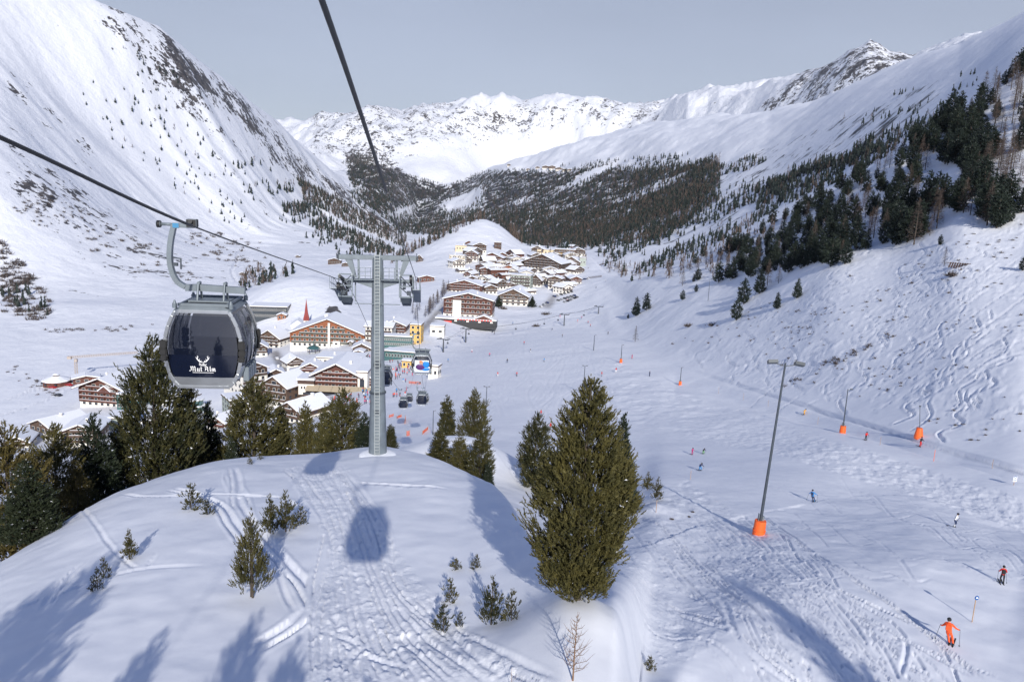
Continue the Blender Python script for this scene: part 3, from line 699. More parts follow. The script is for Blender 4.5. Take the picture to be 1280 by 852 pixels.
for key, bx, by, ty, w, lab in (
    ('sapB', 239, 636, 604, 28, 'small fir shaped sapling beside the curved twin ski track, left of the forked one'),
    ('sapB', 259, 643, 624, 20, 'low bushy sapling poking out of the snow at the foot of the ski track'),
    ('sapA', 162, 698, 661, 24, 'sapling standing alone left of the middle of the knoll'),
    ('sapB', 130, 722, 696, 16, 'upper one of the two stubby saplings at the far left of the knoll'),
    ('sapB', 122, 737, 711, 20, 'lower one of the two stubby saplings at the far left of the knoll'),
    ('sapC', 315, 746, 641, 58, 'largest young pine of the knoll with two bare stems showing at its foot'),
    ('sapA', 338, 666, 617, 30, 'slim young pine just behind the two stemmed pine, on its left side'),
    ('sapA', 357, 664, 612, 30, 'young pine behind the two stemmed pine, right neighbour of the slim one'),
    ('sapB', 376, 656, 632, 22, 'low spreading sapling at the right end of the cluster behind the two stemmed pine'),
    ('sapB', 562, 752, 722, 19, 'top sapling of the three left of the short pine pair below the big tree'),
    ('sapB', 554, 789, 752, 25, 'bigger lower sapling of the three left of the short pine pair below the big tree'),
    ('sapB', 575, 783, 763, 13, 'tiny sapling right of the two bigger ones left of the short pine pair'),
    ('sapA', 614, 780, 719, 34, 'taller pine of the short pair on the bare mound, left of the big tree foot'),
    ('sapB', 639, 775, 736, 25, 'shorter pine of the short pair on the bare mound, left of the big tree foot'),
    ('sapB', 570, 712, 697, 17, 'sapling tip tilted left, sticking out of the snow above the short pine pair'),
    ('sapB', 595, 710, 692, 15, 'sapling tip sticking upright out of the snow above the short pine pair'),
    ('sapB', 812, 838, 819, 18, 'sparse sapling in the shade at the right foot of the bare mound'),
    ('sapB', 325, 574, 566, 8, 'tiny seedling on the crest of the knoll left of the cabin shadow'),
    ('sapB', 312, 580, 570, 8, 'tiny seedling on the crest of the knoll beside the ski tracks')):
    px_tree(key, bx, by, ty, w, lab, G_, 'young_pine')

# trees that stand beside and behind the cabin and throw the long shadows into the foreground
def shade_tree(tipx, tipy, h, key, w, label, G2='pines standing under the lift behind the camera'):
    p = at(tipx, tipy)
    for t in np.arange(5, 90, .5):
        q = p + SUN * float(t); g = ground(q.x, q.y)
        if q.z - g >= h: break
    tree(key, Vector((q.x, q.y, g)), q.z - g, w, label, G2)
for tx, ty, h, w, key, wh in ((140, 692, 13, 5.0, 'pineA', 'wide shade along the left crest'), (60, 735, 12, 4.5, 'pineA', 'shade left of the stubby saplings'), (322, 768, 11, 3.0, 'pineB', 'tall slim shadow below the two stemmed young pine'), (205, 788, 10, 2.8, 'pineB', 'shadow left of the tall slim one'), (90, 812, 9, 2.7, 'pineA', 'leftmost short shadow'), (372, 800, 9, 2.5, 'pineB', 'shadow right of the tall slim one'), (20, 640, 14, 5.5, 'pineA', 'shade over the yellowish pine'), (-30, 700, 15, 6, 'pineA', 'shade at the left edge'), (455, 852, 8, 3.6, 'pineB', 'faint shadow at the bottom middle')):
    shade_tree(tx, ty, h, key, w, 'pine whose crown throws the ' + wh)
shade_tree(905, 724, 22, 'pineD', 7.5, 'tall pine whose broad shadow falls on the piste at the lower right', None)

# ---- bare larch sapling at the bottom edge and bare shrubs
def bare_shrub(seed, H, spread, n, r=.03, mats=None, fine=2):
    rg = random.Random(seed); mb = MB()
    mb.tube([(0, 0, -.3), (rg.gauss(0, .03), 0, H * .5), (rg.gauss(0, .05), 0, H)], [r, r * .6, r * .15], 5)
    for i in range(n):
        z = H * (.12 + .82 * i / n); az = i * 2.4 + rg.gauss(0, .5); l = spread * (1 - z / H * .8) * rg.uniform(.7, 1.2)
        d = Vector((math.cos(az), math.sin(az), 0)); p0 = Vector((0, 0, z)); p1 = p0 + d * l * .6 + Vector((0, 0, l * .35)); p2 = p0 + d * l + Vector((0, 0, l * .9))
        mb.tube([p0, p1, p2], [r * .35, r * .25, r * .08], 3, cap=False)
        for f in range(fine):
            q0 = p0.lerp(p1, rg.uniform(.3, 1)); q1 = q0 + Vector((rg.gauss(0, .2), rg.gauss(0, .2), rg.uniform(.15, .4))) * l
            mb.tube([q0, q1], [r * .16, r * .06], 3, cap=False)
    return mb
p = at(716, 850)
t = empty('larch_sapling', p, 'leafless orange brown larch sapling at the bottom edge below the big pine', 'sapling')
h_ = float(ae(726, 764)[1]) * p.y - p.z
bare_shrub(4, h_, h_ * .30, 34, .035, fine=4).build('branches', [M_BRANCH], t)
p = PT(640, 862, 25); p.z = ground(p.x, p.y)
t = empty('larch_sapling', p, 'tiny leafless twig at the bottom edge left of the larch sapling', 'sapling')
bare_shrub(5, .9, .25, 10, .012).build('branches', [M_BRANCH], t)

# ------------------------------------------------------------------ the gondola lift
M_ALU = mat('brushed_aluminium', (.55, .57, .59), .28, .9, noise=.08, nscale=3)
M_GALV = mat('galvanised_steel', (.17, .20, .225), .45, .2, noise=.14, nscale=1.5)
M_GALVD = mat('weathered_steel', (.055, .068, .085), .55, .2, noise=.2, nscale=2)
M_BLACK = mat('black_rubber', (.012, .012, .013), .5)
M_PANEL = mat('black_lacquer', (.006, .009, .022), .12, coat=.4)
M_SEAT = mat('dark_seat', (.006, .006, .008), .8)
M_WHITEP = mat('white_print', (.85, .85, .85), .5)
M_ROPE = mat('wire_rope', (.035, .035, .038), .45, .6)
M_CGLASS = mat('tinted_cabin_glass', (.007, .010, .022), .03, spec=1.0)
M_CGLASS.node_tree.nodes['Principled BSDF'].inputs['Alpha'].default_value = .84
M_SGLASS = mat('side_cabin_glass', (.035, .04, .065), .04, spec=1.0)
M_SGLASS.node_tree.nodes['Principled BSDF'].inputs['Alpha'].default_value = .72
M_BLUEP = mat('blue_paint', (.05, .22, .40), .4)
LDIR = Vector((-.104, 1, 0)).normalized(); LRZ = math.atan2(.104, 1)
ROPE_R = [(-60, 13.5), (-20, 7.2), (0, 3.7), (10.2, 2.13), (16, 1.15), (30, -1.35), (50, -4.8), (64, -7.25), (68, -8.05), (71, -9.1), (80, -12.7), (95, -18.4), (125, -29.2), (165, -41.8), (210, -55), (250, -65.5), (300, -76), (352, -84.5)]
ROPE_L = [(-60, 13), (-20, 6.6), (5, 2.0), (13.9, .41), (24.2, -1.55), (45, -4.9), (64, -7.95), (68, -8.7), (71, -9.6), (80, -12.6), (100, -19.8), (115, -25.2), (150, -37.5), (195, -51.4), (228, -60), (255, -66.3), (300, -77), (352, -85)]
def rope_pt(tab, x0, y): return Vector((x0 - .104 * y, y, float(np.interp(y, [q[0] for q in tab], [q[1] for q in tab]))))
def rope_z(tab, y):
    xs_ = np.array([q[0] for q in tab]); return float(np.interp(y, xs_, [q[1] for q in tab]))
def rope(tab, x0, label):
    mb = MB(); pts = []
    sp = spline([(y, z) for y, z in tab], 8); pts = [Vector((x0 - .104 * q[0], q[0], q[1])) for q in sp]
    a = [p_ for p_ in pts if p_.y < 24.3]; b = [p_ for p_ in pts if p_.y >= 24.0]
    # near length: six twisted strands
    L = [0]
    for i in range(1, len(a)): L.append(L[-1] + (a[i] - a[i - 1]).length)
    s = np.arange(0, L[-1], .035); X = [np.interp(s, L, [p_[k] for p_ in a]) for k in range(3)]
    n = 18; vs = []; fs = []; ok = [i for i in range(len(s)) if X[1][i] > 2]
    for c, i in enumerate(ok):
        p_ = Vector((X[0][i], X[1][i], X[2][i])); j = min(i + 1, len(s) - 1); j0 = j - 1
        t = Vector((X[0][j] - X[0][j0], X[1][j] - X[1][j0], X[2][j] - X[2][j0])).normalized(); u = t.cross(Vector((0, 0, 1))).normalized(); w = u.cross(t)
        for q in range(n):
            an = 2 * math.pi * q / n; r = .034 + .009 * abs(math.cos(3 * (an - s[i] * 14)))
            vs.append(p_ + (u * math.cos(an) + w * math.sin(an)) * r)
    for c in range(len(ok) - 1):
        for q in range(n): fs.append((c*n+q, c*n+(q+1) % n, (c+1)*n+(q+1) % n, (c+1)*n+q))
    mb.add(vs, fs, 0, True)
    mb.tube([p_ for p_ in a if p_.y < 3], .026, 8); mb.tube(b, .027, 8)
    return tag(mb.build('haul_rope', [M_ROPE]), label, 'cable', 'haul rope strands')
rope(ROPE_R, -1.42, 'steel rope running from overhead down to the right side of the mast')
rope(ROPE_L, -7.3, 'steel rope at the left that carries the black gondola cabin')

PR = [(.78, 0), (.93, .16), (1.06, .42), (1.15, .8), (1.18, 1.15), (1.15, 1.5), (1.05, 1.85), (.91, 2.15), (.81, 2.28)]
def outline(z):
    return float(np.interp(z, [q[1] for q in PR], [q[0] for q in PR]))
HL = 1.08                                                   # half length
def ysc(y): return 1 - .10 * max(0, (abs(y) - .75) / .33) ** 2 if abs(y) > .75 else 1.0
def hull_strip(mb, z0, z1, ys_, side, m=0, off=0.0, n=6):
    zs = np.linspace(z0, z1, n); vs = []; fs = []
    for y in ys_:
        for z in zs: vs.append((side * (outline(z) * ysc(y) + off), y, z))
    for i in range(len(ys_) - 1):
        for j in range(n - 1): fs.append((i*n+j, (i+1)*n+j, (i+1)*n+j+1, i*n+j+1) if side > 0 else (i*n+j+1, (i+1)*n+j+1, (i+1)*n+j, i*n+j))
    mb.add(vs, fs, m, True)
def end_panel(mb, z0, z1, y, inset, m=0, n=8, bulge=.05):
    zs = np.linspace(z0, z1, n); vs = []; fs = []; xs_ = np.linspace(-1, 1, 7); s = 1 if y > 0 else -1
    for z in zs:
        w = outline(z) * .90 - inset
        for x in xs_: vs.append((x * w, y + s * bulge * (1 - x * x) * math.sin(math.pi * min(1, max(0, (z + .2) / 2.6))), z))
    k = len(xs_)
    for i in range(n - 1):
        for j in range(k - 1): fs.append((i*k+j, i*k+j+1, (i+1)*k+j+1, (i+1)*k+j) if s < 0 else (i*k+j+1, i*k+j, (i+1)*k+j, (i+1)*k+j+1))
    mb.add(vs, fs, m, True)
def nib(mb, strokes, x0, z0, sc, y, nibw=.16, ang=40):
    nx, nz_ = math.cos(math.radians(ang)) * nibw / 2, math.sin(math.radians(ang)) * nibw / 2
    for st_ in strokes:
        for (ax, az), (bx, bz) in zip(st_[:-1], st_[1:]):
            q = [(ax - nx, az - nz_), (ax + nx, az + nz_), (bx + nx, bz + nz_), (bx - nx, bz - nz_)]
            mb.add([(x0 + p_[0] * sc, y, z0 + p_[1] * sc) for p_ in q], [(0, 1, 2, 3)])
GL = {  # blackletter strokes, x-height 1, width last
    'H': ([[(.1,1.5),(.35,1.7),(.6,1.5),(.35,1.2),(.3,.2),(.05,.0)],[(.3,.9),(.8,1.1),(1.0,.8),(1.0,.2),(.8,-.2)]], 1.35),
    'o': ([[(.1,.85),(.1,.2),(.4,0),(.7,.2),(.7,.8),(.4,1.0),(.1,.85)]], 1.0),
    'h': ([[(.15,1.7),(.15,.1),(.3,0)],[(.15,.8),(.5,1.0),(.72,.8),(.72,.2),(.55,-.2)]], 1.0),
    'e': ([[(.15,.5),(.65,.75),(.45,1.0),(.12,.8),(.12,.2),(.4,0),(.7,.15)]], .9),
    'M': ([[(-.2,1.3),(.15,1.6),(.35,1.3),(.35,.3),(.1,0),(-.2,.15)],[(.35,1.35),(.75,1.6),(.95,1.35),(.95,.2),(.95,0)],[(.95,1.35),(1.35,1.6),(1.6,1.3),(1.6,.2),(1.85,0)]], 2.2),
    'u': ([[(.0,.9),(.15,1.0),(.15,.2),(.4,0),(.7,.25)],[(.7,1.0),(.7,.15),(.9,0)]], 1.1),
    't': ([[(.25,1.45),(.25,.15),(.5,0),(.65,.12)],[(.0,1.0),(.55,1.0)]], .95),
    'A': ([[(-.1,1.2),(.2,1.6),(.5,1.5),(.25,1.1),(.2,.3),(-.05,0)],[(.5,1.55),(.95,1.3),(.95,.2),(1.15,0)],[(.2,.75),(.95,.8)]], 1.6),
    'l': ([[(.15,1.7),(.15,.15),(.35,0)]], .62),
    'm': ([[(0,.9),(.15,1),(.15,.1),(.25,0)],[(.15,.85),(.4,1),(.6,.85),(.6,.1),(.7,0)],[(.6,.85),(.85,1),(1.05,.85),(1.05,.15),(1.25,0)]], 1.4)}
def nib_word(mb, word, xc, z0, sc, y, nibw):
    w = sum(GL[c][1] if c != ' ' else .5 for c in word); x = xc - w * sc / 2
    for c in word:
        if c == ' ': x += .5 * sc; continue
        nib(mb, GL[c][0], x, z0, sc, y, nibw); x += GL[c][1] * sc
M_AD1 = mat('advert_pale', (.62, .66, .74), .3); M_AD2 = mat('advert_purple', (.10, .03, .14), .3); M_AD3 = mat('advert_blue', (.02, .22, .62), .3); M_AD4 = mat('advert_skin', (.5, .3, .2), .4); M_AD5 = mat('advert_orange', (.7, .2, .04), .4)
def make_cabin(kind):
    """origin on the rope; x across the line, y along it"""
    r = bpy.data.objects.new('gondola_cabin', None); COL.objects.link(r); r.empty_display_size = .3
    ox, oz = .36, -4.78                                     # floor below the grip
    def put(mb, name, mats, parent=r, bevel=0):
        o = mb.build(name, mats, parent, bevel)
        if parent is r: o.location = (ox, 0.95, oz)
        return o
    ys5 = [-HL, -.95, -.75, 0, .75, .95, HL]
    for s in (-1, 1):                                       # silver hoops at both ends
        f = MB()
        pts = [(x * .93, s * HL, z) for x, z in PR] + [(-x * .93, s * HL, z) for x, z in PR[::-1]]
        n = len(pts)
        for i in range(n):
            a, b = Vector(pts[i]), Vector(pts[(i + 1) % n]); f.beam(a, b, .10, .085, 0, (0, 1, 0))
        f.build('frame', [M_ALU], r, .018).location = (ox, .95, oz)
    fl_ = MB(); fl_.prism([(x, 0, z) for x, z in [(-.93,.16),(-.78,0),(.78,0),(.93,.16)]], (0, -HL, 0), (0, HL, 0)); put(fl_, 'floor', [M_GALVD])
    sill = MB()
    for s in (-1, 1): end_panel(sill, .02, .30, s * (HL + .01), .0, 0, 3, .04)
    for s in (-1, 1): hull_strip(sill, .0, .62, ys5, s, 0, 0)
    put(sill, 'sill', [M_ALU])
    rf = MB()
    rf.prism([(x, 0, z) for x, z in [(-.84,2.26),(.84,2.26),(.80,2.34),(.60,2.42),(-.60,2.42),(-.80,2.34)]], (0, -HL, 0), (0, HL, 0)); put(rf, 'roof', [M_GALV], bevel=.02)
    rk = MB()
    for s in (-1, 1):
        rk.beam((-.72, s * .95, 2.46), (.72, s * .95, 2.46), .07, .09); rk.beam((s * .66, -.95, 2.46), (s * .66, .95, 2.46), .07, .07)
        for t in (-1, 1): rk.tube([(s * .80, t * .98, 2.36), (s * .80, t * .98, 2.50)], .07, 8); rk.tube([(s * .80, t * .98, 2.50), (s * .80, t * .98, 2.60)], [.055, .02], 8)
    put(rk, 'roof_frame', [M_GALV])
    for s in (-1, 1):
        w_ = MB(); end_panel(w_, .98, 2.16, s * (HL + .015), .07); put(w_, 'window', [M_CGLASS])
        lp = MB(); end_panel(lp, .30, .98, s * (HL + .02), .06)
        if kind == 'advert' and s < 0:
            lpo = put(lp, 'lower_panel', [M_AD1])
        else: lpo = put(lp, 'lower_panel', [M_PANEL])
        if kind == 'stag' and s < 0:
            y = -(HL + .02 + .062)
            e_ = MB()
            for q in (-1, 1):
                e_.tube([(q*.03, y, .775), (q*.10, y, .80), (q*.155, y, .865), (q*.15, y, .97)], [.016, .02, .016, .006], 4, smooth=False)
                e_.tube([(q*.11, y, .81), (q*.085, y, .88)], [.014, .005], 4); e_.tube([(q*.15, y, .85), (q*.20, y, .93)], [.014, .005], 4)
                e_.tube([(q*.155, y, .89), (q*.12, y, .95)], [.012, .004], 4); e_.tube([(q*.06, y, .785), (q*.045, y, .83)], [.012, .004], 4)
            em = e_.build('emblem', [M_WHITEP], lpo)
            e_ = MB(); nib_word(e_, 'Hohe', 0, .66, .055, y, .34); nib_word(e_, 'Mut Alm', 0, .50, .088, y, .30)
            e_.box((0, y, .455), (.60, .003, .012)); e_.box((0, y, .77), (.03, .003, .02))
            e_.build('lettering', [M_WHITEP], lpo)
        if kind == 'advert' and s < 0:
            y = -(HL + .09); e_ = MB()
            e_.box((0, y + .02, 1.1), (1.7, .02, 1.35), 0)
            e_.ball((-.05, y, 1.45), .24, 3, sc=(1, .12, 1)); e_.ball((-.1, y, .95), .62, 1, sc=(1, .06, .62)); e_.ball((.5, y - .01, 1.25), .42, 2, sc=(1, .08, 1)); e_.ball((.45, y, .7), .5, 2, sc=(1, .06, .4)); e_.ball((-.12, y - .01, 1.62), .2, 4, sc=(1, .12, .6))
            e_.build('poster', [M_AD1, M_AD2, M_AD3, M_AD4, M_AD5], lpo)
        sw = MB(); hull_strip(sw, .62, 2.2, ys5, s, 0, -.01, 9); put(sw, 'side_window', [M_SGLASS])
        for y in (-.62, 0, .62):
            dr = MB()
            for z0, z1 in ((.1, .7), (.7, 1.2), (1.2, 1.7), (1.7, 2.2)): dr.beam((s*(outline(z0)+.01), y, z0), (s*(outline(z1)+.01), y, z1), .022, .025, 0, (s, 0, 0))
            put(dr, 'door_frame', [M_GALVD])
        st = MB(); st.box((0, s * .82, .52), (1.7, .42, .10)); st.box((0, s * .98, .86), (1.7, .10, .56)); put(st, 'seat', [M_SEAT], bevel=.03)
        for t in (-1, 1):
            bp_ = MB(); zz_ = [.78, .95, 1.15, 1.32, 1.42]
            for z0, z1 in zip(zz_[:-1], zz_[1:]): bp_.beam((s*(outline(z0)*.93+.03), t*(HL+.02), z0), (s*(outline(z1)*.93+.03), t*(HL+.02), z1), .20, .17, 0, (0, 1, 0))
            put(bp_, 'bumper', [M_BLACK], bevel=.03)
        qv = MB()
        for k in range(4): qv.box((s * 1.10, -.45 + .3 * k, .30), (.16, .24, .44)); qv.box((s * 1.10, -.45 + .3 * k, .54), (.12, .20, .04))
        put(qv, 'ski_rack', [M_GALV], bevel=.015)
    # hanger: bar over the roof, bowed arm, grip on the rope
    h = MB(); h.beam((-.35, 0, 2.86), (1.0, 0, 2.80), .16, .20); h.beam((-.75, 0, 2.84), (-.3, 0, 2.86), .16, .2)
    for x in (-.35, .42):
        for y in (-.28, .28): h.tube([(x, y, 2.44), (x, y * .4, 2.98)], .035, 8)
        h.tube([(x, -.1, 3.0), (x, .1, 3.0)], .05, 8)
    h.box((0, 0, 2.48), (1.2, .7, .05)); put(h, 'hanger_bar', [M_GALV])
    a = MB(); pts = [(-.75, 0, 2.86), (-.98, 0, 3.02), (-1.12, 0, 3.3), (-1.18, 0, 3.7), (-1.14, 0, 4.2), (-1.02, 0, 4.74)]
    sp = spline([(p_[0], p_[2]) for p_ in pts], 5)
    for (x0, z0), (x1, z1) in zip(sp[:-1], sp[1:]): a.beam((x0, 0, z0), (x1, 0, z1), .14, .20, 0, (0, 1, 0))
    put(a, 'hanger_arm', [M_GALV])
    k = MB(); k.tube([(-1.08, -.02, 3.75), (-.86, -.02, 3.72), (-.86, -.02, 3.4)], .028, 6); k.box((-1.0, -.08, 3.55), (.14, .1, .1)); put(k, 'door_lever', [M_GALVD])
    g = MB(); g.box((-.75, 0, 4.72), (.62, .16, .13)); g.box((-.50, 0, 4.80), (.30, .26, .24), 1); g.tube([(-1.45, 0, 4.74), (-1.0, 0, 4.74)], .05, 8, 0); g.tube([(-1.52, 0, 4.74), (-1.40, 0, 4.74)], .11, 12, 1)
    g.box((-.95, -.09, 4.72), (.2, .05, .16), 2); put(g, 'grip', [M_GALV, M_BLACK, M_BLUEP], bevel=.012)
    g.v = []; g2 = MB(); g2.tube([(-.5, -.22, 4.86), (-.5, .22, 4.70)], .065, 8); put(g2, 'rope_clamp', [M_BLACK])
    return r
def place_cabin(o, tab, x0, y, label):
    p_ = rope_pt(tab, x0, y); tag(o, label, 'gondola', 'gondola cabins of the lift'); o.location = p_; o.rotation_euler = (0, 0, LRZ); return o
c_stag = make_cabin('stag')
place_cabin(c_stag, ROPE_L, -7.42, 24.2, 'near silver and black gondola cabin with white stag antlers and Mut Alm lettering')
c_stag.scale = (1.05, 1, 1.04)
c_ad = make_cabin('advert')
place_cabin(c_ad, ROPE_R, -1.35, 93, 'gondola cabin with a colourful blue and purple poster just right of the mast')
c_pl = make_cabin('plain')
place_cabin(c_pl, ROPE_L, -7.1, 113, 'silver and black gondola cabin half hidden by the mast')
place_cabin(copy_tree(c_pl), ROPE_R, -1.9, 165, 'small gondola cabin lowest over the snow right of the mast')
place_cabin(copy_tree(c_pl), ROPE_L, -6.9, 195, 'small gondola cabin nearest the mast over the snow')
place_cabin(copy_tree(c_pl), ROPE_L, -6.9, 252, 'tiny gondola cabin between and behind the two small ones')
place_cabin(copy_tree(c_pl), ROPE_R, -1.6, 262, 'tiny gondola cabin right behind the one with the colourful poster')

o = place_cabin(copy_tree(c_pl), ROPE_R, -1.42, -2.6, 'gondola cabin just behind the viewpoint whose rounded shadow falls on the knoll')

# the mast
MBX, MBY = -11.55, 68.0
g0 = ground(MBX, MBY)
tower = empty('lift_mast', (MBX, MBY, g0), 'tall grey steel lift mast with ladder standing on the crest of the knoll', 'lift mast', None, LRZ)
tower.rotation_euler = (0, -.012, LRZ)
ztop = float(ae(478, 322)[1]) * 68 - g0; zmid = float(ae(474, 490)[1]) * 68 - g0
m = MB(); m.tube([(0, 0, -1), (0, 0, zmid)], [.84, .66], 24)
m.build('lower_tube', [M_GALV], tower)
m = MB(); m.tube([(0, 0, zmid), (0, 0, ztop)], [.62, .46], 24); m.build('upper_tube', [M_GALV], tower)
m = MB(); m.tube([(0, 0, zmid - .06), (0, 0, zmid + .06)], .74, 24)
for k in range(16): m.box((.66 * math.cos(k * .3927), .66 * math.sin(k * .3927), zmid + .1), (.07, .07, .08))
m.build('flange', [M_GALVD], tower)
m = MB(); m.tube([(0, 0, -.1), (0, 0, .25)], [1.5, .95], 20); 
M_LAD = mat('ladder_aluminium', (.34, .37, .37), .5, .2)
lad = MB()
def lad_y(z): return -(np.interp(z, [0, zmid, zmid + .01, ztop], [.82, .66, .62, .46]) + .16)
for s in (-1, 1):
    lad.beam((s * .20, lad_y(.3), .3), (s * .20, lad_y(zmid), zmid), .05, .05); lad.beam((s * .20, lad_y(zmid), zmid), (s * .20, lad_y(ztop) - .02, ztop + .5), .05, .05)
ladder = lad.build('ladder', [M_LAD], tower)
rg_ = MB(); z = .45
while z < ztop + .3: rg_.box((0, lad_y(min(z, ztop)), z), (.38, .035, .055)); z += .29
ro = rg_.build('rungs', [M_LAD], ladder); ro['kind'] = 'stuff'
fr = MB(); z = 1.5
while z < ztop: 
    for s in (-1, 1): fr.box((s * .24, lad_y(z) + .1, z), (.05, .22, .06))
    z += 2.4
fr.build('ladder_bracket', [M_GALVD], tower)
# crossarm with its horns
m = MB(); m.beam((-3.25, 0, ztop), (3.25, 0, ztop), .42, .40)
m.build('crossarm', [M_GALV], tower, .02)
for s in (-1, 1):
    m = MB(); m.beam((s * 3.3, 0, ztop - .32), (s * 3.3, 0, ztop + .42), .07, .07); m.beam((s * 3.38, -.3, ztop), (s * 3.38, .3, ztop), .1, .35); m.build('lifting_hook', [M_GALVD], tower)
    m = MB(); m.prism([(s * 2.75, 0, ztop - .12), (s * 2.15, 0, ztop - .12), (s * 1.78, 0, ztop - 1.75), (s * 2.0, 0, ztop - 1.75)], (0, -.12, 0), (0, .12, 0)); m.build('strut', [M_GALV], tower)
    m = MB(); m.beam((s * 1.62, 0, ztop), (s * 1.62, 0, ztop - 2.0), .16, .16); m.beam((s * 1.5, -.5, ztop - 1.9), (s * 1.5, -.5, ztop - .1), .05, .05); m.build('strut', [M_GALV], tower)
    # walkway between mast and rollers
    m = MB(); m.box((s * 1.15, -.35, ztop - 1.85), (1.75, .8, .06)); m.beam((s * .3, 0, ztop - 2.05), (s * 3.0, 0, ztop - 2.0), .2, .3); m.prism([(s * .4, 0, ztop - 2.0), (s * 2.0, 0, ztop - 2.1), (s * .4, 0, ztop - 2.65)], (0, -.08, 0), (0, .08, 0)); m.build('walkway', [M_GALV], tower)
    m = MB()
    for x in (.55, 1.0, 1.45, 1.9): m.beam((s * x, -.75, ztop - 1.85), (s * x, -.75, ztop - .8), .045, .045)
    for z in (.82, 1.15, 1.5): m.beam((s * .5, -.75, ztop - z), (s * 1.95, -.75, ztop - z), .04, .04)
    m.build('railing', [M_GALV], tower)
    # cradle and maintenance cage outside the rope
    m = MB()
    for x in (1.95, 3.05):
        for y in (-2.2, .6): m.beam((s * x, y, ztop - 1.7 + (y + .8) * -.28), (s * x, y, ztop - 3.5 + (y + .8) * -.28), .10, .10)
        m.beam((s * x, -2.3, ztop - 1.25), (s * x, .8, ztop - 2.15), .09, .16)
    for z in (1.62, 2.55, 3.45): m.beam((s * 1.95, -2.2, ztop - z + .39), (s * 3.05, -2.2, ztop - z + .39), .08, .10)
    m.build('cradle_frame', [M_GALV], tower)
    m = MB(); m.beam((s * 2.0, -2.15, ztop - 1.3), (s * 3.0, -2.15, ztop - 2.3), .07, .09); m.beam((s * 2.0, -2.15, ztop - 2.25), (s * 3.0, -2.15, ztop - 3.1), .07, .09); m.box((s * 2.72, -2.0, ztop - 2.75), (.35, .25, .35)); m.box((s * 2.3, -1.2, ztop - 2.2), (.25, .6, .6)); m.build('drive_panel', [M_GALVD], tower)['kind'] = 'stuff'
    m = MB(); m.prism([(s * 2.0, -2.2, ztop - 3.1), (s * 2.95, -2.2, ztop - 3.1), (s * 2.85, -1.9, ztop - 3.62), (s * 2.15, -1.9, ztop - 3.62)], (0, 0, 0), (0, 1.5, -.45)); m.build('cradle_tray', [M_GALVD], tower)
    m = MB(); m.beam((s * 2.86, -3.2, ztop - 1.30), (s * 2.86, 0, ztop - 1.95), .16, .24); m.beam((s * 2.86, 0, ztop - 1.95), (s * 2.86, 3.6, ztop - 3.35), .16, .24); m.build('roller_beam', [M_BLACK], tower)
    tab = ROPE_R if s > 0 else ROPE_L
    for k in range(10):
        y = -3.0 + k * .68; z = rope_z(tab, MBY + y) - .31 - g0
        m = MB(); m.tube([(-.09, 0, 0), (.09, 0, 0)], .33, 14); m.tube([(-.08, 0, 0), (.08, 0, 0)], .09, 8, 0)
        if k % 2 == 0: m.beam((.10, 0, 0), (.10, .68, -.12 if y < 0 else -.26), .05, .14)
        w_ = m.build('roller', [M_BLACK], tower); w_.location = (s * 2.95 - .06, y, z)
    m = MB()
    for x, y0, y1 in ((3.35, -3.4, 3.6),):
        m.beam((s * x, y0, ztop - 2.25), (s * x, 0, ztop - 2.9), .6, .05, 0); m.beam((s * x, 0, ztop - 2.9), (s * x, y1, ztop - 4.3), .6, .05, 0)
        for k in range(6):
            y = y0 + k * 1.35; zf = np.interp(y, [y0, 0, y1], [ztop - 2.25, ztop - 2.9, ztop - 4.3]); m.beam((s * 3.62, y, zf), (s * 3.62, y, zf + 1.0), .04, .04)
        for dz in (.5, 1.0): m.beam((s * 3.62, y0, ztop - 2.25 + dz), (s * 3.62, 0, ztop - 2.9 + dz), .035, .035); m.beam((s * 3.62, 0, ztop - 2.9 + dz), (s * 3.62, y1, ztop - 4.3 + dz), .035, .035)
    m.build('catwalk', [M_GALV], tower)
m = MB(); m.beam((-1.9, -.62, ztop - 3.9), (1.95, -.62, ztop - 3.95), .05, .07); m.build('crossbar', [M_GALV], tower)
m = MB(); m.tube([(0, -.7, zmid + 2.6), (0, -.62, zmid + 2.6)], .34, 12); m.build('hatch', [M_GALVD], tower)
m = MB(); m.box((-.02, -.72, zmid - 1.6), (.5, .04, .3))
m.build('number_plate', [M_GALVD], tower)
m = MB(); m.ball((.0, 0, 0), 1.7, 0, 18, 8, (1, 1, .16)); o = m.build('snow_collar', [M_SNOW], tower); o.location = (0, -.1, .02)

